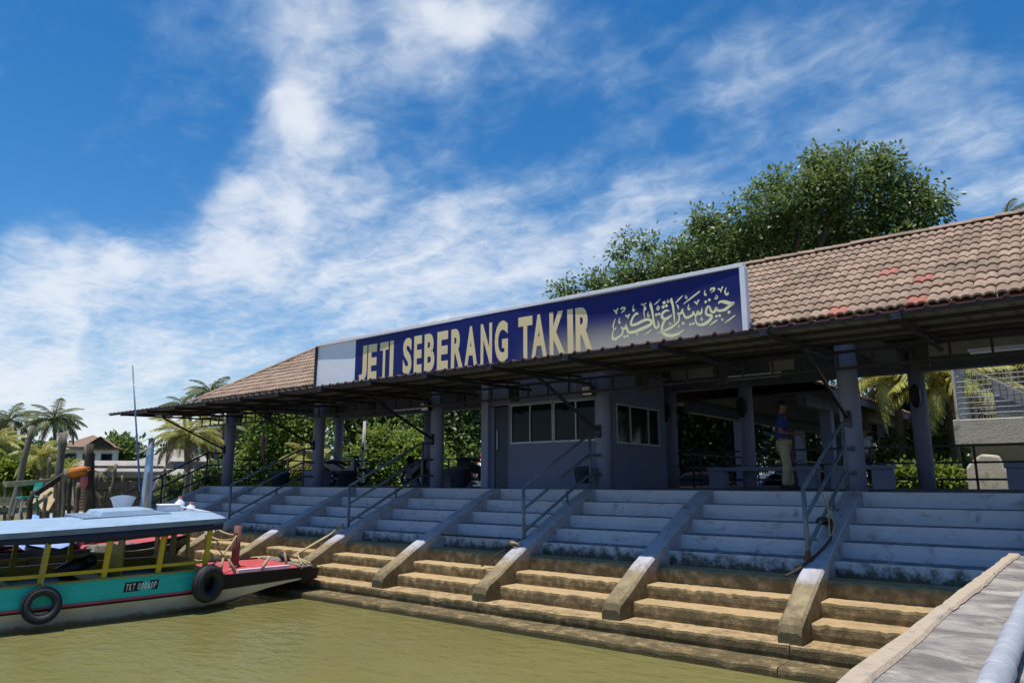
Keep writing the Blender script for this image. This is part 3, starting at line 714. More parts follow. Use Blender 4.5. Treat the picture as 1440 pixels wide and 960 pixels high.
floodlight(-8.42, 13.02, 2.06, 'floodlight on the front column at the corner of the ticket booth')
floodlight(-13.35, 13.02, 2.03, 'floodlight on the front column left of the ticket booth')

# ---- name sign
SGN = thing('name_sign', 'long navy jetty name sign with cream letters standing on the canopy', 'sign', (-11, 12.5, 2.7))
LX = [-17.4, -15.6, -14.5, -13.4, -12.5, -11, -9.8, -9.0, -8, -7, -6, -5, -4.6]
LS = [.34, .46, .38, .2, .06, .02, .05, .24, .40, .44, .32, .14, .08]
BX0, BX1, BZ0, BZ1 = -17.28, -4.74, 2.62, 3.965
GDX = (BX1 - BX0) / 150
def drape(b, name, mt):
    """flat print: cut the outline at the folds of the banner and lay it on"""
    import bmesh
    bm = bmesh.new(); vv = [bm.verts.new(v) for v in b.v]
    for f in b.f:
        try: bm.faces.new([vv[i] for i in f])
        except ValueError: pass
    x0 = min(v[0] for v in b.v); x1 = max(v[0] for v in b.v)
    for i in range(150):
        xx = BX0 + i * GDX
        if x0 < xx < x1: bmesh.ops.bisect_plane(bm, geom=bm.verts[:] + bm.edges[:] + bm.faces[:], plane_co=(xx, 0, 0), plane_no=(1, 0, 0))
    bm.verts.index_update(); q = MB()
    q.add([(v.co.x, ban_y(v.co.x, v.co.z) - .0015, v.co.z) for v in bm.verts], [tuple(v.index for v in f.verts) for f in bm.faces]); bm.free()
    return q.build(name, mt, banner)
def ban_y(x, z):
    wv = .006 * math.sin(z * 4 + x * .8) if x < -15.62 else 0
    i = max(0, min(149, int((x - BX0) / GDX))); xa = BX0 + i * GDX; t = (x - xa) / GDX
    return 12.44 + .16 * lerp(interp(xa, LX, LS), interp(xa + GDX, LX, LS), t) + wv
b = MB(); nx, nz = 150, 14
for i in range(nx + 1):
    for j in range(nz + 1):
        xx = lerp(BX0, BX1, i / nx); zz = lerp(BZ0, BZ1, j / nz); b.v.append((xx, ban_y(xx, zz), zz))
for i in range(nx):
    for j in range(nz):
        q = i * (nz + 1) + j; b.f.append((q, q + nz + 1, q + nz + 2, q + 1)); b.m.append(1 if lerp(BX0, BX1, (i + .5) / nx) < -15.61 else 0); b.s.append(True)
banner = b.build('banner', ['sign', 'white'], SGN)
b = MB(); b.box(BX0, BX1, 12.52, 12.56, BZ0, BZ1 + .02); b.build('backing', 'white', SGN)
for (x0, x1) in ((BX0 - .07, -11.55), (-11.545, BX1 + .07)):
    b = MB(); zz = BZ1 + (.0 if x0 < -12 else .012); b.box(x0, x1, 12.437, 12.6, zz, zz + .075); b.build('top_frame', 'white', SGN, bevel=.006)
b = MB(); b.box(BX1, BX1 + .1, 12.43, 12.59, BZ0, BZ1 - .003); b.build('side_frame', 'white', SGN, bevel=.005)
b = MB(); b.box(BX0 - .05, BX0, 12.43, 12.59, BZ0, BZ1 - .003); b.build('side_frame', 'steel', SGN)
LET = [('J', -15.428, -15.105), ('E', -15.06, -14.698), ('T', -14.58, -14.236), ('I', -14.18, -14.03), ('S', -13.661, -13.325), ('E', -13.242, -12.953), ('B', -12.86, -12.494), ('E', -12.403, -12.032), ('R', -11.931, -11.543), ('A', -11.488, -11.086), ('N', -10.979, -10.631), ('G', -10.551, -10.161), ('T', -9.861, -9.475), ('A', -9.502, -9.098), ('K', -9.023, -8.621), ('I', -8.56, -8.417), ('R', -8.354, -7.949)]
def glyph(ch, bold):
    c = bpy.data.curves.new('glyph', 'FONT'); c.body = ch; c.size = 1; c.offset = bold; c.resolution_u = 4
    o = bpy.data.objects.new('glyph', c); COL.objects.link(o); bpy.context.view_layer.update()
    me = bpy.data.meshes.new_from_object(o.evaluated_get(bpy.context.evaluated_depsgraph_get()))
    vs = [tuple(v.co) for v in me.vertices]; fs = [tuple(p.vertices) for p in me.polygons]
    bpy.data.objects.remove(o); bpy.data.curves.remove(c); bpy.data.meshes.remove(me)
    x0 = min(v[0] for v in vs); x1 = max(v[0] for v in vs); y0 = min(v[1] for v in vs); y1 = max(v[1] for v in vs)
    return [((v[0] - x0) / (x1 - x0), (v[1] - y0) / (y1 - y0)) for v in vs], fs
cache = {}
for ch, x0, x1 in LET:
    if ch not in cache: cache[ch] = glyph(ch, 0.042 if ch != 'I' else 0.02)
    vs, fs = cache[ch]; z0, z1 = 2.815, 3.765
    b = MB(); b.add([(lerp(x0, x1, u), 0, lerp(z0, z1, v)) for u, v in vs], fs)
    drape(b, 'letter', 'cream')
JAWI = [[(-5.176,3.359,0.01),(-5.154,3.394,0.034),(-5.094,3.395,0.044),(-5.026,3.368,0.06),(-4.949,3.34,0.048),(-4.871,3.331,0.038)],[(-4.877,3.325,0.029),(-4.962,3.293,0.043),(-5.043,3.245,0.05),(-5.113,3.231,0.043),(-5.178,3.236,0.041),(-5.211,3.261,0.034),(-5.224,3.302,0.031),(-5.253,3.237,0.043),(-5.294,3.226,0.041),(-5.332,3.259,0.037),(-5.351,3.331,0.029),(-5.384,3.346,0.034),(-5.417,3.301,0.037),(-5.431,3.224,0.037),(-5.397,3.188,0.041),(-5.337,3.169,0.049),(-5.327,3.13,0.046),(-5.373,3.078,0.051),(-5.457,3.032,0.054),(-5.56,3.022,0.041),(-5.625,3.063,0.029),(-5.647,3.136,0.022),(-5.633,3.214,0.014)],[(-5.455,3.447,0.004),(-5.425,3.442,0.057),(-5.394,3.437,0.004)],[(-5.382,3.473,0.004),(-5.352,3.468,0.057),(-5.321,3.463,0.004)],[(-5.26,3.143,0.004),(-5.23,3.139,0.056),(-5.2,3.135,0.004)],[(-5.196,3.146,0.004),(-5.166,3.142,0.057),(-5.137,3.137,0.004)],[(-5.017,3.183,0.004),(-4.983,3.178,0.063),(-4.949,3.173,0.004)],[(-4.871,3.104,0.019),(-4.976,3.046,0.024),(-5.078,2.988,0.01)],[(-5.217,3.066,0.022),(-5.295,3.028,0.028),(-5.378,2.983,0.008)],[(-5.531,3.664,0.023),(-5.709,3.567,0.026),(-5.879,3.474,0.012)],[(-5.881,3.641,0.01),(-5.965,3.583,0.025),(-6.043,3.518,0.014)],[(-5.005,3.649,0.008),(-5.036,3.577,0.025),(-5.017,3.515,0.031),(-4.983,3.519,0.025),(-4.98,3.558,0.008)],[(-5.174,3.65,0.026),(-5.13,3.627,0.023),(-5.119,3.566,0.008)],[(-5.068,3.671,0.025),(-5.094,3.646,0.023),(-5.119,3.566,0.008)],[(-5.327,3.635,0.009),(-5.3,3.671,0.034),(-5.244,3.671,0.033),(-5.251,3.633,0.024),(-5.314,3.598,0.006)],[(-5.425,3.672,0.006),(-5.438,3.604,0.024),(-5.418,3.566,0.024),(-5.396,3.599,0.006)],[(-5.221,3.543,0.006),(-5.188,3.503,0.017),(-5.21,3.463,0.018),(-5.237,3.482,0.016),(-5.218,3.508,0.01)],[(-5.762,3.456,0.006),(-5.787,3.387,0.024),(-5.765,3.346,0.026),(-5.737,3.385,0.006)],[(-5.653,3.483,0.024),(-5.616,3.45,0.022),(-5.596,3.408,0.006)],[(-5.554,3.502,0.026),(-5.589,3.468,0.024),(-5.596,3.408,0.006)],[(-5.817,3.641,0.006),(-5.825,3.591,0.018),(-5.807,3.571,0.018),(-5.794,3.609,0.006)],[(-5.515,3.187,0.006),(-5.534,3.13,0.02),(-5.514,3.105,0.019),(-5.49,3.139,0.006)],[(-5.146,3.09,0.01),(-5.118,3.069,0.013),(-5.134,3.044,0.013),(-5.079,3.056,0.008)],[(-5.507,3.34,0.01),(-5.516,3.267,0.036),(-5.557,3.23,0.042),(-5.593,3.288,0.028),(-5.611,3.231,0.038),(-5.654,3.219,0.032),(-5.681,3.296,0.024),(-5.705,3.239,0.038),(-5.759,3.21,0.042),(-5.833,3.2,0.042),(-5.873,3.248,0.034),(-5.897,3.318,0.027),(-5.901,3.384,0.014),(-5.935,3.308,0.036),(-5.984,3.295,0.038),(-6.009,3.324,0.02)],[(-5.989,3.291,0.031),(-5.977,3.213,0.027),(-6.007,3.146,0.03),(-6.107,3.078,0.038),(-6.218,3.034,0.042),(-6.346,3.002,0.024),(-6.481,2.983,0.006)],[(-6.12,3.638,0.008),(-6.128,3.583,0.045),(-6.102,3.486,0.039),(-6.087,3.33,0.034),(-6.078,3.135,0.014)],[(-5.936,3.106,0.004),(-5.902,3.101,0.062),(-5.868,3.096,0.004)],[(-5.787,3.063,0.004),(-5.756,3.059,0.054),(-5.725,3.055,0.004)],[(-5.722,3.071,0.004),(-5.693,3.067,0.053),(-5.664,3.063,0.004)],[(-6.029,3.487,0.008),(-5.995,3.449,0.024),(-5.989,3.377,0.006)],[(-5.986,3.097,0.006),(-6.005,3.039,0.02),(-5.972,3.065,0.006)],[(-6.176,3.384,0.01),(-6.241,3.401,0.037),(-6.318,3.369,0.046),(-6.345,3.3,0.045),(-6.292,3.241,0.049),(-6.215,3.251,0.047),(-6.125,3.304,0.018)],[(-6.282,3.221,0.045),(-6.33,3.144,0.043),(-6.353,3.065,0.043),(-6.337,2.981,0.049),(-6.262,2.92,0.055),(-6.144,2.895,0.052),(-6.024,2.91,0.042),(-5.926,2.958,0.02),(-5.882,2.974,0.006)],[(-6.322,3.571,0.004),(-6.284,3.565,0.072),(-6.245,3.559,0.004)],[(-6.348,3.489,0.004),(-6.309,3.483,0.066),(-6.271,3.477,0.004)],[(-6.279,3.502,0.004),(-6.24,3.496,0.065),(-6.202,3.491,0.005)],[(-6.197,3.166,0.01),(-6.171,3.137,0.016),(-6.19,3.109,0.016),(-6.12,3.13,0.008)],[(-6.584,3.638,0.008),(-6.581,3.575,0.046),(-6.552,3.445,0.04),(-6.535,3.307,0.035),(-6.519,3.169,0.035),(-6.499,3.107,0.039),(-6.454,3.091,0.039),(-6.419,3.135,0.033),(-6.435,3.23,0.01)],[(-6.5,3.356,0.004),(-6.466,3.351,0.058),(-6.432,3.346,0.004)],[(-6.436,3.363,0.004),(-6.404,3.358,0.057),(-6.372,3.354,0.004)],[(-6.43,3.536,0.008),(-6.393,3.483,0.02),(-6.423,3.446,0.02),(-6.444,3.476,0.019),(-6.425,3.514,0.01)],[(-6.361,3.655,0.01),(-6.421,3.608,0.023),(-6.502,3.558,0.009)],[(-6.864,3.412,0.015),(-6.892,3.444,0.037),(-6.946,3.418,0.036),(-6.995,3.362,0.038),(-7.036,3.261,0.042),(-7.006,3.22,0.044),(-6.894,3.231,0.05),(-6.777,3.268,0.05),(-6.661,3.285,0.048),(-6.585,3.251,0.047),(-6.583,3.189,0.052),(-6.667,3.148,0.056),(-6.806,3.114,0.058),(-6.946,3.08,0.056),(-7.064,3.076,0.05),(-7.11,3.112,0.044),(-7.137,3.19,0.036),(-7.146,3.266,0.017)],[(-7.146,3.255,0.017),(-7.179,3.174,0.044),(-7.232,3.181,0.04),(-7.258,3.228,0.015)],[(-7.227,3.165,0.032),(-7.236,3.075,0.034),(-7.316,3.021,0.042),(-7.413,2.982,0.051),(-7.464,3.008,0.039),(-7.464,3.104,0.021),(-7.431,3.186,0.021),(-7.392,3.192,0.022),(-7.379,3.238,0.006)],[(-7.429,3.181,0.018),(-7.447,3.264,0.024),(-7.421,3.336,0.02),(-7.39,3.412,0.006)],[(-7.225,3.01,0.004),(-7.19,3.006,0.059),(-7.156,3.001,0.004)],[(-7.158,3.016,0.004),(-7.125,3.012,0.059),(-7.092,3.008,0.004)],[(-7.421,3.59,0.028),(-7.377,3.551,0.026),(-7.361,3.487,0.006)],[(-7.318,3.613,0.028),(-7.353,3.564,0.026),(-7.361,3.487,0.006)],[(-7.268,3.575,0.009),(-7.231,3.6,0.039),(-7.167,3.595,0.038),(-7.176,3.554,0.028),(-7.252,3.508,0.007)],[(-7.156,3.438,0.026),(-7.111,3.412,0.025),(-7.099,3.353,0.006)],[(-7.055,3.45,0.027),(-7.09,3.418,0.026),(-7.099,3.353,0.006)],[(-7.284,3.411,0.006),(-7.308,3.342,0.024),(-7.295,3.297,0.026),(-7.265,3.327,0.006)],[(-6.961,3.632,0.007),(-6.981,3.557,0.024),(-6.966,3.504,0.027),(-6.932,3.546,0.006)],[(-6.789,3.618,0.03),(-6.736,3.588,0.023),(-6.72,3.533,0.017),(-6.735,3.451,0.019),(-6.718,3.301,0.012)],[(-6.673,3.621,0.025),(-6.724,3.592,0.021),(-6.693,3.503,0.023),(-6.734,3.472,0.011)],[(-6.637,3.439,0.007),(-6.653,3.368,0.023),(-6.632,3.341,0.022),(-6.607,3.382,0.006)],[(-6.565,3.082,0.01),(-6.654,3.03,0.023),(-6.753,2.98,0.008)],[(-6.889,3.054,0.006),(-6.91,3.0,0.021),(-6.874,3.024,0.007)],[(-6.196,3.624,0.006),(-6.213,3.58,0.018),(-6.196,3.557,0.019),(-6.168,3.599,0.006)]]
def catmull(p, n=5):
    q = [p[0]] + p + [p[-1]]; out = []
    for i in range(1, len(q) - 2):
        for k in range(n):
            t = k / n; a, b_, c, d = q[i - 1], q[i], q[i + 1], q[i + 2]
            out.append(tuple(.5 * (2 * b_[j] + (c[j] - a[j]) * t + (2 * a[j] - 5 * b_[j] + 4 * c[j] - d[j]) * t * t + (3 * b_[j] - a[j] - 3 * c[j] + d[j]) * t ** 3) for j in range(3)))
    out.append(tuple(p[-1])); return out
jb = MB()
for st in JAWI:
    p = st if len(st) == 3 and st[0][2] < .012 and st[2][2] < .012 and st[1][2] > .035 else catmull(st)
    o = len(jb.v)
    for i, (x, z, wd) in enumerate(p):
        a = p[max(i - 1, 0)]; c = p[min(i + 1, len(p) - 1)]; tx, tz = c[0] - a[0], c[1] - a[1]; l = math.hypot(tx, tz) or 1
        nx_, nz_ = -tz / l, tx / l; hw = wd * .5 * 1.18
        for sgn in (1, -1):
            X = x + nx_ * hw * sgn; Z = z + nz_ * hw * sgn; jb.v.append((X, 0, Z))
    for i in range(len(p) - 1): jb.f.append((o + 2 * i, o + 2 * i + 1, o + 2 * i + 3, o + 2 * i + 2)); jb.m.append(0); jb.s.append(False)
drape(jb, 'jawi_lettering', 'jawi')
# ================================================================== RAILINGS
def handrail(x, first=False):
    """three sloping pipes beside a divider, from a post on its lower end up to the front column"""
    t = thing('handrail', '', 'handrail', (x, 10.75, -.8), 'handrails on the quay dividers')
    b = MB(); b.tube([(x, 10.52, -.92), (x, 10.5, .07)], .032, 10); b.build('post', 'rail', t)
    b = MB(); b.tube([(x, 12.75, -.02), (x, 12.75, 1.10)], .03, 10); b.build('post', 'rail', t)
    b = MB(); b.tube([(x, 11.9, -.28), (x, 11.9, -.02)], .026, 8); b.box(x - .07, x + .07, 11.82, 11.98, -.27, -.25); b.build('post', 'rail', t)
    for k, dz in enumerate((0, -.40, -.80)):
        b = MB(); z0 = .06 + dz; z1 = 1.10 + dz
        pts = [(x, 10.5, z0), (x, 12.6, z1 - .05), (x, 12.75, z1), (x, 13.25, z1)]
        b.tube(pts, .028, 10); b.lathe((x, 13.2, z1), [(.04, -.06), (.045, -.05), (.045, .05)], 10, axis=(0, 1, 0)); b.build('rail', 'rail', t)
    return t
HL = {4: 'handrail nearest the pier, its rusty post tied with ropes', 3: 'handrail rising to the corner of the ticket booth', 2: 'handrail rising to the front column just left of the ticket booth', 1: 'handrail behind the wooden bow post of the boat'}
h0 = None
for k in (4, 3, 2, 1):
    x = CX[k] + .02
    if h0 is None:
        h0 = handrail(x); h0['label'] = HL[4]
    else: copy_thing(h0, h0.location + Vector((x - CX[4] - .02, 0.08 * (4 - k) ** .5, 0)), HL[k])
# rusty foot of the nearest post
b = MB(); b.lathe((CX[4] + .02, 10.51, -.90), [(.07, 0), (.065, .02), (.045, .05), (.036, .12)], 10); b.build('rusty_foot', 'rust', h0)
# left end handrail going down with the last divider
t = thing('handrail', 'dark handrail at the far left end of the steps, leaning over the end wall', 'handrail', (-23.5, 11, -.5))
for yy, z0, z1 in ((12.75, -.02, 1.1), (11.3, -.6, .35), (9.9, -1.4, -.35)):
    b = MB(); b.tube([(-23.45, yy, z0), (-23.45, yy, z1)], .03, 8); b.build('post', 'steel', t)
for dz in (0, -.4, -.8):
    b = MB(); b.tube([(-23.45, 9.3, -.7 + dz * .8), (-23.45, 12.75, 1.1 + dz), (-23.45, 13.2, 1.1 + dz)], .028, 8); b.build('rail', 'steel', t)
def guard(name, label, p, q, posts, zs=(.9, .55, .2), group='guard rails round the hall platform'):
    p, q = Vector(p), Vector(q)
    t = thing(name, label, 'railing', p, group)
    for z in zs:
        b = MB(); b.bar(p + Vector((0, 0, z)), q + Vector((0, 0, z)), .045, .045); b.build('rail', 'steel', t)
    for i in range(posts):
        c = p.lerp(q, (i + .5) / posts); b = MB(); b.bar(c, c + Vector((0, 0, zs[0] - .024)), .045, .045, up=(0, 1, 0)); b.build('post', 'steel', t)
guard('guard_rail', 'rear guard rail in front of the caged concrete tank', (-2.8, 17.95, 0), (1.5, 17.95, 0), 3)
guard('guard_rail', 'rear guard rail left of the caged tank, past the free column', (-6.7, 17.95, 0), (-3.22, 17.95, 0), 2)
guard('guard_rail', 'rear guard rail beside the red car', (-8.8, 17.95, 0), (-7.1, 17.95, 0), 2)
guard('guard_rail', 'rear guard rail in front of the bright green bush', (-18.0, 17.95, 0), (-13.4, 17.95, 0), 3)
guard('guard_rail', 'rear guard rail just left of the ticket booth', (-13.1, 17.95, 0), (-9.2, 17.95, 0), 3)
guard('guard_rail', 'rear guard rail at the left end in front of the palms', (-23.0, 17.95, 0), (-18.4, 17.95, 0), 4)
guard('guard_rail', 'end guard rail closing the left side of the hall', (-23.4, 13.6, 0), (-23.4, 17.8, 0), 3)
# benches
def bench(x0, x1, y, label):
    t = thing('bench', label, 'bench', ((x0 + x1) / 2, y, 0), 'concrete benches under the hall roof')
    b = MB(); b.box(x0, x1, y - .2, y + .2, .40, .49); b.build('seat', 'column', t, bevel=.012)
    for xx in (x0 + .22, x1 - .22):
        b = MB(); b.box(xx - .19, xx + .19, y - .16, y + .16, 0, .398); b.build('leg', 'column', t, bevel=.01)
bench(-4.6, -3.35, 16.6, 'concrete bench beside the free column with green plants behind')
bench(-1.45, 1.2, 16.4, 'concrete bench at the right edge in front of the caged tank')
bench(-7.6, -5.0, 17.2, 'long concrete bench behind the man in the blue shirt')
bench(-18.1, -16.2, 17.2, 'concrete bench next to the parked motorcycle')
bench(-16.0, -14.3, 17.2, 'concrete bench in front of the bright green bush')
bench(-22.0, -20.9, 16.0, 'concrete bench near the left end of the hall')
bench(-20.4, -19.4, 14.6, 'concrete bench by the second front column from the left')
# bins
def bin_(x, y, r, h, label, z=0.0):
    t = thing('bin', label, 'bin', (x, y, z), 'round bins under the hall roof')
    b = MB(); b.lathe((x, y, z), [(r * .78, 0), (r, h * .96), (r * 1.08, h * .96), (r * 1.08, h), (r * .94, h), (r * .74, .04), (0.0001, .04)], 18); b.build('tub', 'binblue', t)
    b = MB(); b.lathe((x, y, z + h), [(r * 1.03, .002), (r * 1.1, .01), (r * 1.1, .03), (r * .5, .07), (.0001, .075)], 18); b.build('lid', 'binblue', t)
bin_(-20.9, 13.9, .32, .40, 'blue grey bin right of the leftmost front column')
bin_(-18.4, 14.6, .3, .42, 'blue grey bin under the motorcycle handlebars')
bin_(-12.7, 13.6, .24, .46, 'blue grey bin right of the front column beside the booth')
bin_(-8.55, 12.98, .2, .28, 'small dark bin fixed on the handrail in front of the booth', .12)

# ================================================================== ROPES
def rope(label, pts, r=.014, m='rope', sag=0.0, n=14):
    t = tag(None, label, 'rope') if False else None
    out = []
    for i in range(len(pts) - 1):
        a, c = Vector(pts[i]), Vector(pts[i + 1])
        for k in range(n):
            q = k / n; out.append(a.lerp(c, q) - Vector((0, 0, sag * 4 * q * (1 - q))))
    out.append(Vector(pts[-1]))
    b = MB(); b.tube(out, r, 6, cap=True); o = b.build('rope', m)
    return tag(o, label, 'rope')
xc = CX[4] + .02
rope('dark rope looped round the rusty post nearest the pier', [(xc - .16, 10.0, -1.06), (xc + .02, 10.42, -.90), (xc + .2, 10.9, -.63), (xc + .12, 11.3, -.40)], .017, 'roped', .02)
b = MB()
for k in range(3): b.torus((xc + .02, 11.28 + .03 * k, -.42 + .012 * k), .10, .016, (0, .4, 1), 18, 6)
tag(b.build('rope', 'roped'), 'tangled dark rope knotted on the sloping divider nearest the pier', 'rope')
rope('thin pale cord hanging in a V from the handrail nearest the pier', [(xc + .02, 11.3, -.02), (xc + .22, 11.1, -.45), (xc + .18, 10.95, -.62), (xc + .1, 11.25, -.05)], .009, 'rope')
xd = CX[3] + .02
b = MB(); b.torus((xd + .02, 10.33, -.935), .085, .018, (0, .5, 1), 20, 6); b.torus((xd - .03, 10.36, -.915), .08, .016, (.1, .5, 1), 20, 6)
tag(b.build('rope', 'rope'), 'coiled tan rope at the foot of the booth handrail post', 'rope')
rope('dark rope hanging off the booth divider onto the steps', [(xd - .02, 10.5, -.85), (xd - .30, 10.25, -1.09), (xd - .45, 9.95, -1.30)], .015, 'roped', .03)
rope('black hose lying on the painted step left of the booth divider', [(-10.55, 10.75, -.88), (-9.6, 10.7, -.885), (-8.6, 10.62, -.86)], .014, 'roped')

# ================================================================== NEAR BOAT
BU = Vector((.139, .990, 0)).normalized(); BN = Vector((BU.y, -BU.x, 0)); BO = Vector((-13.13, 9.19, 0))
def bp(s, t, z): return BO - BU * s + BN * (t if t > 0 else t * 1.1) + Vector((0, 0, z - (t - 1) * .022))
boat = thing('passenger_boat', 'turquoise and white wooden ferry with yellow posts and pale blue roof, bow against the steps', 'boat', bp(4.5, 0, WATER))
SS = [-.02, .25, .6, 1.0, 1.5, 2.0, 2.5, 3.2, 4.2, 5.5, 7.0, 8.5, 9.6]
def hb(s): return interp(s, [-.1, 0, .5, 1.5, 3, 5, 7.5, 9.6], [.80, .86, .94, 1.02, 1.1, 1.13, 1.1, .92])
def keel(s): return interp(s, [-.1, 0, .5, 1, 1.6, 2.2, 3, 9, 9.6], [-1.66, -1.68, -1.74, -1.86, -2.05, -2.2, -2.3, -2.3, -2.1])
def zdeck(s): return interp(s, [0, 1, 2.4, 5, 9.6], [-1.50, -1.505, -1.515, -1.53, -1.48])
def zblk(s): return interp(s, [-.1, 0, .6, 1.5, 2.4, 5.2, 9.6], [-1.66, -1.655, -1.67, -1.70, -1.735, -1.765, -1.72])
hull = MB(); rings = []
for s in SS:
    h, k, zb, zd_ = hb(s), keel(s), zblk(s), zdeck(s); kk = min(k, zb - .006)
    half = [(h + .03, zd_), (h + .03, zd_ - .045), (h, zd_ - .05), (h - .01, zb), (h - .02, zb - .004), (lerp(h, h * .84, min(1, max(0, (zb - kk) * 2.2))), lerp(zb, kk, .55)), (h * .62, lerp(zb, kk, .92)), (0.02, kk)]
    rings.append([bp(s, t, z) for t, z in half] + [bp(s, -t, z) for t, z in reversed(half)])
nm = len(rings[0]); mi = []
for j in range(nm):
    jj = j if j < 8 else 14 - j
    mi.append(0 if jj <= 2 else 1)
mi[7] = 1; mi[15] = 0
hull.loft(rings, mi=mi, sm=False)
hullo = hull.build('hull', ['black', 'hullwhite'], boat)
b = MB(); dk = []
for s in [0.02, .25, .6, 1.0, 1.5, 2.0, 2.35]: dk.append([bp(s, t * hb(s), zdeck(s) + .012 + .03 * (1 - t * t)) for t in (-.99, -.5, 0, .5, .99)])
b.loft(dk, closed=False, sm=True); b.build('deck', 'deckred', boat)
b = MB(); b.hexa([bp(.3, -.9, -1.488), bp(.02, -.8, -1.488), bp(.02, .84, -1.488), bp(.3, .93, -1.488)], [bp(.3, -.9, -1.45), bp(.02, -.8, -1.45), bp(.02, .84, -1.45), bp(.3, .93, -1.45)]); b.build('bow_plank', 'greywood', boat, bevel=.01)
for s0, s1, t0, t1 in ((.35, 2.3, .97, 1.05), (.35, 2.3, -.97, -1.05)):
    b = MB(); rr = []
    for k in range(7):
        s = lerp(s0, s1, k / 6); e = hb(s) * (1 if t0 > 0 else -1); sg = 1 if t0 > 0 else -1
        rr.append([bp(s, e + sg * .035, -1.512), bp(s, e - sg * .05, -1.512), bp(s, e - sg * .05, -1.462), bp(s, e + sg * .035, -1.462)])
    b.loft(rr); b.build('gunwale', 'black', boat)
b = MB(); b.bar(bp(.5, .76, -1.45), bp(1.55, .86, -1.45), .09, .06); b.build('plank', 'white', boat)
b = MB(); b.hexa([bp(.3, -.84, -1.78), bp(-.06, -.8, -1.70), bp(-.06, .86, -1.70), bp(.3, .9, -1.78)], [bp(.3, -.86, -1.52), bp(-.10, -.82, -1.505), bp(-.10, .88, -1.505), bp(.3, .92, -1.52)]); b.build('bow_stem_shade', 'black', boat, bevel=.02)  # black block for the bow stem plus the shadow beneath it
def prong(s, t, ds):
    b = MB(); b.tube([bp(s, t, -1.47), bp(s + ds * .3, t, -1.38), bp(s + ds, t, -1.22)], [.03, .03, .018], 6); b.build('cleat', 'timber', boat)
for s, t, ds in ((1.75, .6, -.03), (1.6, .88, .14), (1.1, .86, -.16), (.42, .5, .06)): prong(s, t, ds)
b = MB(); b.tube([bp(1.3, .12, -1.5), bp(1.28, .12, -.70)], [.075, .068], 12); b.lathe(bp(1.3, .12, -1.47), [(.1, 0), (.1, .03), (.07, .035)], 12); b.lathe(bp(1.285, .12, -.85), [(.066, 0), (.073, .01), (.066, .02)], 12); b.build('bow_post', 'redbrown', boat)
# bulwark with stripes
def side(s0, s1, z0f, z1f, off, thick, name, m, sgn=1, n=16):
    b = MB(); rr = []
    for k in range(n + 1):
        s = lerp(s0, s1, k / n); h = hb(s) * sgn
        o1, o2 = h + sgn * off, h + sgn * (off - thick)
        rr.append([bp(s, o1, z0f(s)), bp(s, o2, z0f(s)), bp(s, o2, z1f(s)), bp(s, o1, z1f(s))])
    b.loft(rr); return b.build(name, m, boat)
ztop = lambda s: interp(s, [2, 2.4, 5, 9.6], [-1.335, -1.345, -1.37, -1.33])
zpt = lambda s: zblk(s) + .075
side(2.25, 9.5, lambda s: zpt(s) + .001, ztop, .035, .06, 'bulwark', 'teal'); side(2.25, 9.5, lambda s: zpt(s) + .001, ztop, .035, .06, 'bulwark', 'teal', -1)
for sg in (1, -1): side(2.3, 9.45, lambda s: zpt(s) + .002, lambda s: ztop(s) - .004, -.03, .012, 'lining', 'olive', sg)
side(2.3, 9.5, lambda s: zpt(s) - .03, lambda s: zpt(s) - .002, .052, .05, 'stripe', 'pink'); side(2.3, 9.5, lambda s: zpt(s) - .03, lambda s: zpt(s) - .002, .052, .05, 'stripe', 'pink', -1)
side(2.25, 9.5, lambda s: ztop(s) + .001, lambda s: ztop(s) + .022, .05, .1, 'cap_rail', 'olive'); side(2.25, 9.5, lambda s: ztop(s) + .001, lambda s: ztop(s) + .022, .05, .1, 'cap_rail', 'olive', -1)
b = MB(); rr = [[bp(s, -hb(s) + .05, -1.72), bp(s, hb(s) - .05, -1.72), bp(s, hb(s) - .05, -1.70), bp(s, -hb(s) + .05, -1.70)] for s in SS[6:]]
b.loft(rr); b.build('cabin_floor', 'olive', boat)
# roof
def zr(s): return interp(s, [1.9, 2.4, 4, 5.5, 7.5, 9.8], [-.475, -.485, -.545, -.595, -.62, -.58])
rt = MB(); top = []; W_ = 1.24
for s in [1.92, 2.0, 2.4, 3, 3.6, 4.2, 5, 6, 7, 8, 9, 9.8]:
    e = .16 if s < 1.95 else .04 if s < 2.05 else 0
    ts = [-1, -.8, -.4, 0, .4, .8, 1]
    up_ = [bp(s, t * (W_ - e), zr(s) + .07 * (1 - t * t)) for t in ts]
    dn_ = [bp(s, t * (W_ - e - .02), zr(s) - .085 + .05 * (1 - t * t)) for t in reversed(ts)]
    top.append(up_ + dn_)
rt.loft(top, mi=[0] * 6 + [1] * 8, sm=False)
rof = rt.build('roof', ['roofblue', 'roofedge'], boat)
for sg in (1, -1):
    b = MB(); rr = []
    for k in range(25):
        s = lerp(2.0, 9.7, k / 24); z = zr(s); dr = .11 + .05 * math.sin(min(1, (s - 2) / 3) * math.pi) + .008 * math.sin(s * 7)
        rr.append([bp(s, sg * (W_ - .035), z - .08), bp(s, sg * (W_ - .055), z - .08), bp(s, sg * (W_ - .10), z - .075 - dr), bp(s, sg * (W_ - .08), z - .075 - dr)])
    b.loft(rr, sm=True); b.build('valance', 'navy', rof)
b = MB(); rr = []
for t in [i / 8 * 2 - 1 for i in range(9)]:
    z = zr(2) + .05 * (1 - t * t); rr.append([bp(2.03, t * (W_ - .1), z - .05), bp(2.06, t * (W_ - .1), z - .05), bp(2.08, t * (W_ - .1), z - .15), bp(2.05, t * (W_ - .1), z - .15)])
b.loft(rr); b.build('valance', 'navy', rof)
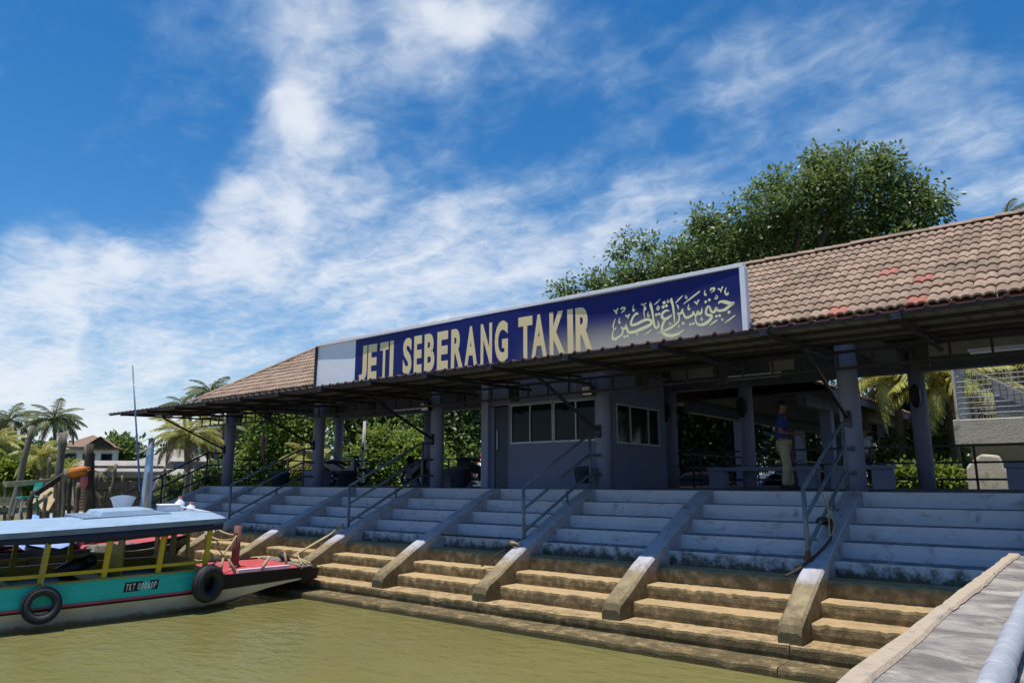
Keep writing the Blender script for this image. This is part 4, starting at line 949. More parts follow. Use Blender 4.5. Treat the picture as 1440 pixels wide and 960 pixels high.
b = MB(); b.hexa([bp(3.75, -.75, -.48), bp(2.8, -.75, -.44), bp(2.8, .15, -.44), bp(3.75, .15, -.48)], [bp(3.68, -.7, -.37), bp(2.86, -.7, -.34), bp(2.86, .1, -.34), bp(3.68, .1, -.37)]); b.build('hatch', 'roofblue', rof, bevel=.015)
b = MB(); b.hexa([bp(4.0, -.95, -.51), bp(2.6, -.95, -.46), bp(2.6, .3, -.46), bp(4.0, .3, -.51)], [bp(4.0, -.95, -.455), bp(2.6, -.95, -.41), bp(2.6, .3, -.41), bp(4.0, .3, -.455)]); b.build('hatch_base', 'roofedge', rof, bevel=.01)
# posts, rails
for s in (2.22, 3.0, 3.82, 4.68, 5.6, 6.6, 7.8, 9.2):
    for sg in (1, -1):
        b = MB(); b.bar(bp(s, sg * (hb(s) - .03), -1.40), bp(s - .06, sg * (hb(s) - .0), zr(s) - .05), .055, .075, up=BU); b.build('post', 'yellow' if sg > 0 else 'olive', boat)
side(2.3, 9.4, lambda s: ztop(s) + .105, lambda s: ztop(s) + .155, .0, .035, 'rail', 'yellow'); side(2.3, 9.4, lambda s: ztop(s) + .105, lambda s: ztop(s) + .155, .0, .035, 'rail', 'olive', -1)
# front bulkhead with two openings, partition, benches
def bulk(s, cells, m, name):
    b = MB()
    for t0, t1, z0, z1 in cells:
        b.hexa([bp(s, t0, z0), bp(s + .03, t0, z0), bp(s + .03, t1, z0), bp(s, t1, z0)], [bp(s, t0, z1), bp(s + .03, t0, z1), bp(s + .03, t1, z1), bp(s, t1, z1)])
    return b.build(name, m, boat)
bulk(2.36, [(-1.02, 1.02, -1.7, -1.18), (-1.02, -.85, -1.179, -.52), (-.22, -.02, -1.179, -.45), (.55, .66, -1.179, -.5), (-.849, -.221, -.62, -.5), (-.019, .549, -.6, -.5)], 'olive', 'bulkhead')
bulk(3.2, [(-1.02, -.1, -1.7, -1.0), (-1.02, -.75, -.999, -.5), (-.3, -.1, -.999, -.5), (-.749, -.301, -.66, -.5)], 'yellow', 'partition')
for s0, s1 in ((3.7, 4.0), (5.0, 5.3), (6.3, 6.6), (7.6, 7.9)):
    b = MB(); b.hexa([bp(s1, -1, -1.42), bp(s0, -1, -1.42), bp(s0, .9, -1.42), bp(s1, .9, -1.42)], [bp(s1, -1, -1.39), bp(s0, -1, -1.39), bp(s0, .9, -1.39), bp(s1, .9, -1.39)]); b.build('seat', 'olive', boat)
# number plate
ps0, ps1 = 3.52, 3.0
pl = MB(); h0_ = hb(3.25) + .041
pl.hexa([bp(ps0, h0_, -1.585), bp(ps1, h0_ - .012, -1.575), bp(ps1, h0_ - .02, -1.575), bp(ps0, h0_ - .01, -1.585)], [bp(ps0 - .02, h0_, -1.435), bp(ps1 - .02, h0_ - .012, -1.425), bp(ps1 - .02, h0_ - .02, -1.425), bp(ps0 - .02, h0_ - .01, -1.435)])
plate = pl.build('number_plate', 'black', boat)
txt = 'TKT 00060P'; cur = 0.0; tot = len(txt) - .45
for ch in txt:
    if ch == ' ': cur += .55; continue
    vs, fs = glyph(ch, .008); b = MB(); wd = .70
    pts = []
    for u, v in vs:
        q = (cur + u * wd) / tot; s = lerp(ps0 - .03, ps1 + .01, q); pts.append(bp(s - v * .012, lerp(h0_, h0_ - .012, q) + .004, lerp(-1.565, -1.555, q) + v * .105))
    b.add(pts, fs); b.build('character', 'white', plate); cur += 1.0
# mast and gear on the roof
mst = thing('mast', 'weathered pale plank mast with a thin blue pole lashed to it on the boat roof', 'mast', bp(2.7, -.78, -.42))
mb_ = bp(2.7, -.78, -.06)
b = MB(); b.hexa([mb_ + Vector(p) for p in ((-.13, -.05, -.35), (.13, -.05, -.35), (.13, .05, -.35), (-.13, .05, -.35))], [mb_ + Vector(p) for p in ((-.10, -.03, .86), (.07, -.03, .93), (.07, .03, .93), (-.10, .03, .86))]); b.build('plank', 'roofblue', mst, bevel=.01)
b = MB(); b.hexa([mb_ + Vector(p) for p in ((.10, -.09, -.35), (.26, -.09, -.35), (.26, -.05, -.35), (.10, -.05, -.35))], [mb_ + Vector(p) for p in ((.10, -.07, .35), (.14, -.07, .35), (.14, -.04, .35), (.10, -.04, .35))]); b.build('brace', 'greywood', mst)
pole0 = mb_ + Vector((-.12, -.12, .3)); pole1 = mb_ + Vector((-.46, -.3, 2.45))
b = MB(); b.tube([pole0 + Vector((.1, 0, -.3)), pole0, pole1], [.022, .02, .012], 8); b.build('pole', 'bikeblue', mst)
b = MB(); b.bar(mb_ + Vector((-.36, -.07, .72)), mb_ + Vector((.16, -.07, .84)), .03, .03); b.build('crossbar', 'pale', mst)
b = MB(); 
for q in range(5): b.bar(mb_ + Vector((-.09 + q * .04, 0, .86)), mb_ + Vector((-.11 + q * .05, 0.01, 1.02 - abs(q - 2) * .02)), .012, .03)
b.build('bracket', 'greywood', mst)
t = thing('basin', 'white plastic basin tipped on the boat roof left of the mast', 'basin', bp(3.05, -.95, -.4))
b = MB(); b.lathe(bp(3.05, -.95, -.30), [(.12, -.14), (.21, .10), (.225, .105), (.21, .11), (.19, .09), (.14, -.12), (.001, -.12)], 18, axis=(-.25, .1, 1)); b.build('tub', 'white', t)
def jug(c, r, h, label, name='jerrycan'):
    t = thing(name, label, 'container', c)
    b = MB(); b.lathe(c, [(r * .9, 0), (r, .02), (r, h * .7), (r * .45, h * .85), (r * .4, h)], 12); b.build('body', 'white', t)
    b = MB(); b.lathe(c + Vector((0, 0, h)), [(r * .45, .002), (r * .45, .03), (.001, .031)], 10); b.build('cap', 'pinkfloat', t)
jug(bp(2.25, -.3, -.425), .085, .24, 'small white jerrycan standing on the boat roof right of the mast')
jug(bp(2.12, -.1, -.43), .075, .15, 'squat white jug at the front end of the boat roof')
t = thing('box', 'white foam box on the boat roof beside the mast', 'box', bp(2.45, -.3, -.43)); b = MB()
b.hexa([bp(2.6, -.45, -.43), bp(2.3, -.45, -.43), bp(2.3, -.2, -.43), bp(2.6, -.2, -.43)], [bp(2.61, -.46, -.32), bp(2.29, -.46, -.32), bp(2.29, -.19, -.32), bp(2.61, -.19, -.32)]); b.build('body', 'white', t, bevel=.012)
b = MB(); b.hexa([bp(2.62, -.47, -.318), bp(2.28, -.47, -.318), bp(2.28, -.18, -.318), bp(2.62, -.18, -.318)], [bp(2.62, -.47, -.29), bp(2.28, -.47, -.29), bp(2.28, -.18, -.29), bp(2.62, -.18, -.29)]); b.build('lid', 'white', t, bevel=.01)
tag((lambda b: (b.tube([bp(2.3, -.1, -.33), bp(1.98, .5, -.41)], .014, 6), b.build('stick', 'white'))[1])(MB()), 'white stick lying across the front of the boat roof', 'stick')
# tyres hanging on the near side
def tyre(c, ax, label, R1=.20, r1=.078):
    t = thing('tyre', label, 'tyre', c, 'tyre fenders of the near boat')
    b = MB(); b.torus(c, R1, r1, ax, 36, 12, squash=1.15); b.build('tread', 'rubber', t)
    b = MB()
    for k in (-.055, 0.0, .055): b.torus(c + ax.normalized() * k, R1 + r1 * (.98 - abs(k) * 3.2), .008, ax, 36, 5)
    b.build('rib', 'black', t)
ax_ = (BN + Vector((0, 0, .12))).normalized()
tyre(bp(4.66, 1.28, -1.635), ax_, 'dark tyre hanging by a chain at the middle post of the near boat', .20, .062)
tyre(bp(2.2, 1.22, -1.555), (BN * .9 + BU * .35), 'thick black tyre hanging at the front corner of the turquoise bulwark', .222, .092)
rope('grey rope tying the middle tyre to the yellow post', [bp(4.66, 1.25, -1.40), bp(4.68, 1.17, -1.22), bp(4.66, 1.18, -.75)], .012, 'rope')
rope('thick tan rope from the bow post to the near tyre', [bp(2.28, 1.2, -1.36), bp(1.8, .75, -1.15), bp(1.28, .12, -.86)], .016, 'rope', .02)
rope('tan mooring rope from the bow post up to the divider behind the boat', [bp(1.28, .12, -.88), (-18.12, 10.2, -1.0)], .018, 'rope', .05)
rope('second mooring rope from the bow post, lying a little lower', [bp(1.28, .12, -.92), (-18.05, 9.9, -1.1)], .018, 'rope', .12)
xe = CX[2]
for k, (dx, lb) in enumerate(((-.10, 'left strand of the mooring ropes lying on the divider at the bow corner'), (-.03, 'middle strand of the mooring ropes lying on the divider at the bow corner'), (.05, 'right strand of the mooring ropes lying on the divider at the bow corner'))):
    rope(lb, [(xe + .02, 10.5, -.82 + k * .03), (xe + dx - .05, 10.1, -1.05 + .02 * k), (xe + dx - .12, 9.4, -1.37 + .02 * k), bp(.05 + k * .1, .78, -1.43)], .016, 'rope')
tyre(bp(.2, -.05, -1.40), Vector((.3, .6, .7)), 'small tyre lying at the far corner of the bow', .09, .045)
b = MB(); b.tube([bp(4.35, .55, -1.3), bp(4.1, .55, -1.2), bp(3.95, .55, -1.14)], [.1, .13, .1], 10); b.lathe(bp(3.9, .55, -1.12), [(.001, -.11), (.09, -.07), (.11, 0), (.09, .07), (.001, .11)], 12)
tag(b.build('bag', 'black'), 'black bag lying on the seat inside the near boat', 'bag')
# ================================================================== OTHER BOATS
def skiff(name, label, o, u, L, wd, zt, mh, md, extra=None):
    u = Vector(u).normalized(); n = Vector((u.y, -u.x, 0)); o = Vector(o)
    t = thing(name, label, 'boat', o + Vector((0, 0, WATER)))
    P = lambda s, q, z: o + u * s + n * q + Vector((0, 0, z))
    b = MB(); rings = []
    for k in range(11):
        f = k / 10; s = (f - .5) * L; h = wd / 2 * (1 - max(0, abs(f - .5) * 2 - .35) ** 1.8 * .85) ; sh = zt + .22 * (abs(f - .5) * 2) ** 2
        kz = -2.3 + .35 * (abs(f - .5) * 2) ** 3
        half = [(h, sh), (h * .98, sh - .12), (h * .8, lerp(sh, kz, .6)), (h * .4, kz), ]
        rings.append([P(s, q, z) for q, z in half] + [P(s, -q, z) for q, z in reversed(half)])
    b.loft(rings, sm=False); b.build('hull', mh, t)
    b = MB(); dk = []
    for k in range(11):
        f = k / 10; s = (f - .5) * L * .985; h = wd / 2 * (1 - max(0, abs(f - .5) * 2 - .35) ** 1.8 * .85); sh = zt + .22 * (abs(f - .5) * 2) ** 2
        dk.append([P(s, q * h * .97, sh + .006 + .03 * (1 - q * q)) for q in (-1, -.5, 0, .5, 1)])
    b.loft(dk, closed=False, sm=True); b.build('deck', md, t)
    for sg in (1, -1):
        b = MB(); rr = []
        for k in range(11):
            f = k / 10; s = (f - .5) * L * .99; h = wd / 2 * (1 - max(0, abs(f - .5) * 2 - .35) ** 1.8 * .85) * sg; sh = zt + .22 * (abs(f - .5) * 2) ** 2
            rr.append([P(s, h * 1.03, sh - .03), P(s, h * .94, sh - .03), P(s, h * .94, sh + .06), P(s, h * 1.03, sh + .06)])
        b.loft(rr); b.build('gunwale', mh, t)
    return t, P
t, P = skiff('open_boat', 'open boat with a red foredeck and blue tarpaulins, moored behind the near boat', (-19.6, 6.6, 0), (.2, 1, 0), 6.5, 2.0, -1.45, 'black', 'deckred')
b = MB(); nx, ny = 16, 8; rg = random.Random(8)
for i in range(nx + 1):
    for j in range(ny + 1):
        b.v.append(tuple(P(-2.7 + 3.6 * i / nx, -.85 + 1.7 * j / ny, -1.34 + .10 * math.sin(i * .9) * math.cos(j * .8) + rg.uniform(0, .07))))
for i in range(nx):
    for j in range(ny): q = i * (ny + 1) + j; b.f.append((q, q + ny + 1, q + ny + 2, q + 1)); b.m.append(0); b.s.append(True)
b.build('tarpaulin', 'tarp', t)
b = MB(); b.tube([P(1.2, .1, -1.45), P(1.2, .1, -.55)], .08, 10); b.build('post', 'redbrown', t)
t, P = skiff('open_boat', 'low boat with bare grey plank deck moored against the steps behind the near boat', (-18.6, 7.9, 0), (-.1, 1, 0), 3.4, 1.5, -1.5, 'black', 'greywood')
b = MB(); b.hexa([P(-.6, -.3, -1.47), P(.6, -.3, -1.47), P(.6, .3, -1.47), P(-.6, .3, -1.47)], [P(-.5, -.2, -1.3), P(.5, -.2, -1.3), P(.5, .2, -1.3), P(-.5, .2, -1.3)]); b.build('hatch', 'greywood', t, bevel=.02)
t, P = skiff('sampan', 'small flat sampan drawn up among the old pilings at the far left', (-33, 13.5, 0), (1, .15, 0), 5.0, 1.5, -1.35, 'greywood', 'timber')
t, P = skiff('sampan', 'white and blue sampan lying in front of the leaning post', (-34, 12.0, 0), (1, -.1, 0), 4.4, 1.3, -1.5, 'hullwhite', 'tarp')

# ================================================================== OLD PILINGS AND PLANK JETTY
def piling(px, ytop, pxb, ybot, dist, r, label, m='greywood', rt=None):
    r *= .54
    a = at(px, ytop, dist); c = at(pxb, ybot, dist); c2 = c + (c - a).normalized() * .8
    rg = random.Random(px); n = 10; pts = []; rs = []
    for k in range(n):
        f = k / (n - 1); p = c2.lerp(a, f) + Vector((rg.uniform(-.022, .022), rg.uniform(-.022, .022), 0)); pts.append(p); rs.append(lerp(r, (rt or r * .8), f) * rg.uniform(.86, 1.1))
    b = MB(); b.tube(pts, rs, 9); o = b.build('piling', m)
    return tag(o, label, 'post', 'old wooden pilings at the left bank')
piling(45, 598, 17, 722, 29, .21, 'tall grey piling leaning right at the far left')
piling(88, 608, 79, 726, 29, .26, 'thick upright piling in front of the palm crown')
piling(127, 624, 127, 722, 28, .26, 'blackened double piling beside the ladder', 'darkwood')
piling(121, 626, 120, 722, 28.2, .12, 'thin post bound to the blackened piling', 'greywood')
piling(70, 643, 67, 712, 29.5, .12, 'thin pale post between the two tall pilings')
piling(45, 690, 41, 724, 28, .16, 'short dark stump beside the teal seat', 'darkwood')
piling(64, 695, 63, 724, 28, .14, 'short grey stump under the slanting beam')
piling(92, 660, 88, 724, 28, .13, 'crooked grey post left of the ladder')
piling(98, 672, 97, 724, 27.6, .12, 'thin dark post left of the ladder', 'darkwood')
piling(163, 652, 153, 716, 29, .13, 'crooked post right of the ladder in front of the shack')
piling(141, 664, 143, 716, 29.5, .15, 'grey post next to the pale plank')
piling(153, 684, 152, 716, 29, .14, 'short post with a rail nailed on in front of the shack')
piling(196, 690, 196, 716, 30, .12, 'post at the right end of the shack rail')
piling(110, 678, 107, 724, 28, .16, 'square-topped post at the left foot of the ladder')
piling(232, 655, 231, 700, 34, .12, 'thin post left of the end handrail')
piling(262, 665, 258, 700, 36, .12, 'thin post seen through the end handrail')
piling(270, 660, 268, 705, 33, .13, 'post right of the small palm trunk')
for px_, yt, yb, dd, rr, lb in ((30, 668, 724, 31, .09, 'thin stake standing in the mud left of the teal chair'), (57, 672, 724, 30, .1, 'thin stake under the long pale beam'), (104, 668, 720, 28.3, .1, 'left foot post of the ladder landing'), (134, 664, 716, 29.2, .12, 'stake just right of the blackened piling'), (148, 676, 716, 29.8, .09, 'slim stake in front of the low shack wall'), (172, 668, 716, 30.5, .1, 'slim stake at the middle of the shack rail'), (184, 676, 716, 30.5, .11, 'short stake near the right end of the shack rail'), (83, 676, 724, 28.6, .1, 'stake leaning against the thick upright piling'), (6, 676, 724, 31, .1, 'stake at the very left edge')):
    piling(px_, yt, px_ + random.uniform(-3, 3), yb, dd, rr, lb)
def plank(a, c, w_, h, label, m='greywood', name='beam'):
    b = MB(); b.bar(a, c, w_, h); return tag(b.build(name, m), label, 'beam', 'loose beams of the old plank jetty')
plank(at(8, 681, 28.6), at(72, 676, 29.2), .12, .16, 'long pale beam nailed across the leaning piling', 'timber')
plank(at(50, 694, 28.2), at(98, 662, 28.6), .16, .15, 'thick dark beam slanting up from the stump to the ladder', 'darkwood')
plank(at(86, 672, 27.8), at(124, 669, 27.8), .2, .2, 'horizontal beam carrying the orange float')
plank(at(127, 682, 28.6), at(198, 682, 30), .16, .26, 'upper rail of the plank jetty by the shack')
plank(at(130, 689, 28.9), at(198, 690, 30.1), .08, .08, 'thin lower rail of the plank jetty by the shack')
plank(at(131, 690, 28.2), at(142, 700, 28.2), .26, .1, 'short pale plank leaning right of the blackened piling', 'timber')
b = MB()
p_, q_ = at(52, 718, 28.8), at(72, 686, 29.4)
plank(p_, q_, .75, .07, 'broad pale board sloping below the slanting beam', 'timber')
for k, (y_, x0, x1) in enumerate(((695, 136, 200), (702, 132, 200), (709, 130, 200))):
    plank(at(x0, y_, 30.5), at(x1, y_, 31.5), .1, .16, ('top', 'middle', 'lowest')[k] + ' board of the slatted jetty side below the shack')
for k, (y_, x0, x1) in enumerate(((702, 0, 34), (708, 2, 40), (716, 0, 44))):
    plank(at(x0, y_, 31), at(x1, y_, 30), .25, .14, ('upper', 'middle', 'lower')[k] + ' plank lying on the mud at the far left', 'timber' if k == 1 else 'greywood')
lad = thing('ladder', 'wooden ladder with many rungs going up to the plank jetty', 'ladder', at(112, 722, 28.6))
b = MB(); b.bar(at(101, 724, 28.4), at(104, 684, 29.4), .08, .08); b.build('rail', 'greywood', lad)
b = MB(); b.bar(at(122, 724, 28.4), at(119, 684, 29.4), .08, .08); b.build('rail', 'greywood', lad)
for k in range(9):
    f = k / 8; b = MB(); b.bar(at(lerp(101, 104, f), lerp(722, 686, f), lerp(28.4, 29.4, f)), at(lerp(122, 119, f), lerp(722, 686, f), lerp(28.4, 29.4, f)), .09, .055); b.build('rung', 'timber', lad)
def float_(px, py, d, r, ln, m, label, ax):
    c = at(px, py, d); t = thing('float', label, 'float', c); a = Vector(ax).normalized()
    b = MB(); b.lathe(c, [(.001, -ln), (r * .6, -ln * .95), (r * .95, -ln * .6), (r, 0), (r * .95, ln * .6), (r * .6, ln * .95), (.001, ln)], 14, axis=a); b.build('body', m, t)
    b = MB(); b.torus(c + a * (ln + .05), .06, .02, a.orthogonal(), 12, 6); b.build('eye', m, t)
float_(109, 663, 27.6, .17, .30, 'orange', 'orange float lying on the beam by the ladder', (.75, .6, .25))
float_(118, 676, 27.6, .11, .19, 'pinkfloat', 'pink float hanging under the orange one', (.1, .1, -1))
t = thing('plastic_chair', 'teal plastic chair standing among planks at the far left', 'chair', at(38, 715, 28.5))
c = at(38, 700, 28.5)
b = MB(); b.hexa([c + Vector(p) for p in ((-.3, -.25, 0), (.3, -.25, 0), (.3, .25, 0), (-.3, .25, 0))], [c + Vector(p) for p in ((-.3, -.25, .05), (.3, -.25, .05), (.3, .25, .05), (-.3, .25, .05))]); b.build('seat', 'tealplastic', t)
b = MB(); b.hexa([c + Vector(p) for p in ((-.3, .2, .06), (.3, .2, .06), (.3, .25, .06), (-.3, .25, .06))], [c + Vector(p) for p in ((-.34, .3, .5), (.34, .3, .5), (.34, .34, .5), (-.34, .34, .5))]); b.build('backrest', 'tealplastic', t)
for sx_ in (-1, 1):
    for sy_ in (-1, 1):
        b = MB(); b.bar(c + Vector((.26 * sx_, .2 * sy_, -.01)), c + Vector((.32 * sx_, .26 * sy_, -.55)), .05, .05); b.build('leg', 'tealplastic' if sy_ > 0 else 'pale', t)
def cloth(px, py, d, w_, h, label):
    c = at(px, py, d); b = MB(); n = 6
    for i in range(n + 1):
        for j in range(n + 1):
            b.v.append(tuple(c + RGT * (w_ * (i / n - .5) * (1 - .6 * j / n)) + Vector((0, 0, -h * j / n)) + FWD * (.05 * math.sin(i * 1.6 + j))))
    for i in range(n):
        for j in range(n): q = i * (n + 1) + j; b.f.append((q, q + 1, q + n + 2, q + n + 1)); b.m.append(0); b.s.append(True)
    tag(b.build('cloth', 'flag'), label, 'cloth')
cloth(216, 668, 33, .5, .75, 'faded cloth drying beyond the end handrail')
cloth(371, 614, 27, .28, .7, 'faded cloth hung over a pole behind the left front columns')
o = MB(); o.tube([at(371, 690, 27), at(371, 608, 27)], .04, 6); tag(o.build('pole', 'greywood'), 'thin pole carrying the faded cloth behind the left columns', 'pole')
o = MB(); o.tube([at(508, 690, 30), at(513, 592, 30)], .06, 8); tag(o.build('pole', 'pale'), 'slim pale pole in front of the bright green bush', 'pole')
o = MB(); o.tube([at(404, 690, 26), at(405, 644, 26)], .05, 6); tag(o.build('pole', 'timber'), 'short pale pole beside the second column from the left', 'pole')

# ================================================================== HOUSES
def house(name, label, c, w_, d_, h, rise, over, wm, rm, rz=0.0, kind='hip', wins=(), cat='house', gable=None):
    """c: centre of the front wall's foot; walls, roof, windows with panes"""
    c = Vector(c); t = thing(name, label, cat, c)
    ca, sa = math.cos(rz), math.sin(rz)
    def P(x, y, z): return c + Vector((x * ca - y * sa, x * sa + y * ca, z))
    def hx(b, x0, x1, y0, y1, z0, z1): b.hexa([P(x0, y0, z0), P(x1, y0, z0), P(x1, y1, z0), P(x0, y1, z0)], [P(x0, y0, z1), P(x1, y0, z1), P(x1, y1, z1), P(x0, y1, z1)])
    b = MB(); hx(b, -w_ / 2, w_ / 2, 0, d_, -1, h); b.build('wall', wm, t)
    b = MB(); x0, x1, y0, y1 = -w_ / 2 - over, w_ / 2 + over, -over, d_ + over
    if kind == 'hip':
        q = min(d_, w_) / 2 + over; r0, r1 = x0 + q, x1 - q
        if r1 < r0: r0 = r1 = 0
        vs = [P(x0, y0, h), P(x1, y0, h), P(x1, y1, h), P(x0, y1, h), P(r0, (y0 + y1) / 2, h + rise), P(r1, (y0 + y1) / 2, h + rise)]
        b.add(vs, [(0, 1, 5, 4), (1, 2, 5), (2, 3, 4, 5), (3, 0, 4), (3, 2, 1, 0)])
    elif kind == 'gable':
        vs = [P(x0, y0, h), P(x1, y0, h), P(x1, y1, h), P(x0, y1, h), P(x0, (y0 + y1) / 2, h + rise), P(x1, (y0 + y1) / 2, h + rise)]
        b.add(vs, [(0, 1, 5, 4), (1, 2, 5), (2, 3, 4, 5), (3, 0, 4), (3, 2, 1, 0)])
    else:
        vs = [P(x0, y0, h), P(x1, y0, h), P(x1, y1, h + rise), P(x0, y1, h + rise)]; b.add([v + Vector((0, 0, .12)) for v in vs] + vs, [(0, 1, 2, 3), (7, 6, 5, 4), (0, 4, 5, 1), (1, 5, 6, 2), (2, 6, 7, 3), (3, 7, 4, 0)])
    ro = b.build('roof', rm, t)
    b = MB(); hx(b, x0, x1, y0 - .06, y0 - .01, h - .22, h + .05); b.build('fascia', 'greywood', ro)
    if gable:
        gx, gw, gr = gable; b = MB(); yy = y0 - .6
        vs = [P(gx - gw / 2, yy, h), P(gx + gw / 2, yy, h), P(gx, yy, h + gr), P(gx - gw / 2, yy + 3.5, h), P(gx + gw / 2, yy + 3.5, h), P(gx, yy + 3.5, h + gr)]
        b.add(vs, [(0, 2, 5, 3), (1, 4, 5, 2)]); b.build('gable_roof', rm, ro)
        b = MB(); b.add([P(gx - gw * .42, yy + .2, h), P(gx + gw * .42, yy + .2, h), P(gx, yy + .2, h + gr * .84)], [(0, 1, 2)]); b.build('gable', 'darkwood', ro)
    for wx, wz, ww, wh in wins:
        b = MB(); hx(b, wx - ww / 2 - .08, wx + ww / 2 + .08, -.05, .02, wz - .08, wz + wh + .08); f = b.build('window', 'greywood', t)
        b = MB(); hx(b, wx - ww / 2, wx + ww / 2, -.07, -.052, wz, wz + wh); b.build('pane', 'glass', f)
    return t, P
c = at(116, 700, 78); c.z = -1.1
house('two_storey_house', 'white two-storey house with a brown hipped roof and small gable behind the palms', c, 4.1, 4.0, 4.3, 1.25, .45, 'wall', 'tilefar', rz=R(60), wins=((-1.45, 2.5, 1.0, 1.2), (.15, 2.5, .85, 1.2), (1.6, 2.5, .8, 1.2), (-1.4, .45, 1.0, 1.2), (.9, .45, 1.0, 1.2)), gable=(1.05, 2.6, 1.0))
c = at(158, 700, 44); c.z = -1.2
t, P = house('shack', 'low wooden plank shack with a sagging tin roof behind the jetty rail', c, 3.9, 3.0, 1.75, .2, .3, 'shackwall', 'tin', rz=R(55), kind='lean', wins=((-.2, .45, .6, .95), (1.1, .5, .7, .8)), cat='shack')
b = MB()
for k in range(9): b.bar(P(-1.9 + k * .475, -.03, -.5), P(-1.9 + k * .475, -.03, 1.7), .03, .05)
b.build('batten', 'greywood', t)
c = at(165, 700, 52); c.z = -1.0
house('shack', 'second shack with a grey gable roof behind the first one', c, 4.4, 3, 2.05, .4, .4, 'shackwall', 'tin', rz=R(55), kind='gable', cat='shack')
c = at(246, 700, 58); c.z = -1.0
t, P = house('bungalow', 'brown-roofed bungalow with a red wall and a pale awning beyond the end handrail', c, 4.8, 4, 2.5, 1.0, .5, 'brick', 'tin', rz=R(60), wins=((-1.1, .6, .9, 1.0), (1.1, .6, .9, 1.0)))
b = MB(); b.hexa([P(-2.4, -2.6, 1.5), P(3.2, -2.6, 1.5), P(3.2, -.6, 1.95), P(-2.4, -.6, 1.95)], [P(-2.4, -2.6, 1.57), P(3.2, -2.6, 1.57), P(3.2, -.6, 2.02), P(-2.4, -.6, 2.02)]); b.build('awning', 'tin', t)
b = MB(); b.hexa([P(-.9, -.63, 2.1), P(2.8, -.63, 2.1), P(2.8, -.58, 2.1), P(-.9, -.58, 2.1)], [P(-.9, -.63, 2.4), P(2.8, -.63, 2.4), P(2.8, -.58, 2.4), P(-.9, -.58, 2.4)]); b.build('blue_board', 'bikeblue', t)
for x_ in (-2.3, -.5, 1.3, 3.1):
    b = MB(); b.bar(P(x_, -2.5, -.6), P(x_, -2.5, 1.51), .1, .1); b.build('post', 'greywood', t)
c = at(274, 700, 82); c.z = -.9
house('white_house', 'white flat-fronted house half hidden by palms left of the first column', c, 6, 6, 5.6, .5, .4, 'wall', 'tin', rz=R(60), kind='lean', wins=((-1.6, 3.4, 1.6, 1.2), (1.4, 3.4, 1.6, 1.2)))
# red and white striped tent roof beyond the hall
c = at(688, 690, 60); c.z = -.9
t = thing('tent', 'red and white striped canvas tent beyond the hall, left of the booth', 'tent', c)
b = MB(); k = 24; apex = c + Vector((0, 0, 4.6))
for i in range(k):
    a0, a1 = 2 * math.pi * i / k, 2 * math.pi * (i + 1) / k
    p0_, p1_ = c + Vector((2.4 * math.cos(a0), 2.4 * math.sin(a0), 2.0)), c + Vector((2.4 * math.cos(a1), 2.4 * math.sin(a1), 2.0))
    b.add([p0_, p1_, apex], [(0, 1, 2)], i % 2); b.add([p0_ - Vector((0, 0, .5)), p1_ - Vector((0, 0, .5)), p1_, p0_], [(0, 1, 2, 3)], i % 2)
b.build('canvas', ['pink', 'wall'], t)
b = MB(); b.tube([c, c + Vector((0, 0, 2))], 2.2, 16); b.build('curtain', 'wall', t)

# walkway roof running back from the hall
wk = thing('covered_walkway', 'covered walkway with a tiled roof running back behind the hall', 'walkway', (-7.3, 28, 0))
ex0, ex1, ezk, rzk = -9.7, -5.05, 2.42, 3.45; xm = (ex0 + ex1) / 2
b = MB(); b.add([(ex1, 18.9, ezk), (ex1, 46, ezk), (xm, 46, rzk), (xm, 18.9, rzk)], [(0, 1, 2, 3)]); b.add([(ex0, 18.9, ezk), (xm, 18.9, rzk), (xm, 46, rzk), (ex0, 46, ezk)], [(0, 1, 2, 3)])
wroof = b.build('roof', 'tilefar', wk)
s_l = math.hypot(ex1 - xm, rzk - ezk); ux, uz = (xm - ex1) / s_l, (rzk - ezk) / s_l
b = MB(); rows = int(s_l / .31)
y = 18.9
while y < 40:
    for r in range(rows):
        u0 = r * .31
        for k in range(4):
            pass
        pr = [(0, 0), (.09, .05), (.19, .05), (.28, .0), (.33, 0)]
        o = len(b.v)
        for u, lift in ((u0 - .03, .05), (u0 + .33, .015)):
            for dy, h in pr: b.v.append((ex1 + ux * u + uz * (lift + h) , y + dy, ezk + uz * u - ux * (lift + h)))
        for dy, h in pr: b.v.append((ex1 + ux * (u0 - .03) + uz * h * .6, y + dy, ezk + uz * (u0 - .03) - ux * (h * .6)))
        for i in range(4):
            b.f += [(o + i, o + i + 1, o + 5 + i + 1, o + 5 + i), (o + 10 + i, o + 10 + i + 1, o + i + 1, o + i)]; b.m += [0, 0]; b.s += [False, False]
    y += .33
stuff(b.build('tile_field', 'tile', wroof))
b = MB(); b.box(ex1 - .04, ex1 + .02, 18.9, 46, ezk - .2, ezk - .01); b.build('fascia', 'beam', wroof)
b = MB(); b.box(-5.92, -5.68, 18.9, 46, 2.05, 2.35); b.build('beam', 'beam', wk)
b = MB(); b.box(-9.02, -8.78, 18.9, 46, 2.05, 2.35); b.build('beam', 'beam', wk)
b = MB(); b.box(-9.6, -5.2, 18.9, 46, 2.352, 2.40); b.build('ceiling', 'ceil', wk)
for x_, y_ in ((-5.8, 21.0), (-5.8, 27.5), (-5.8, 34), (-8.9, 22.6), (-8.9, 28.5), (-8.9, 34)):
    b = MB(); b.box(x_ - .15, x_ + .15, y_ - .15, y_ + .15, -.1, 2.05); b.build('column', 'column', wk, bevel=.015)
guard('guard_rail', 'right hand guard rail of the covered walkway', (-5.8, 21.2, 0), (-5.8, 34, 0), 6, group=None)
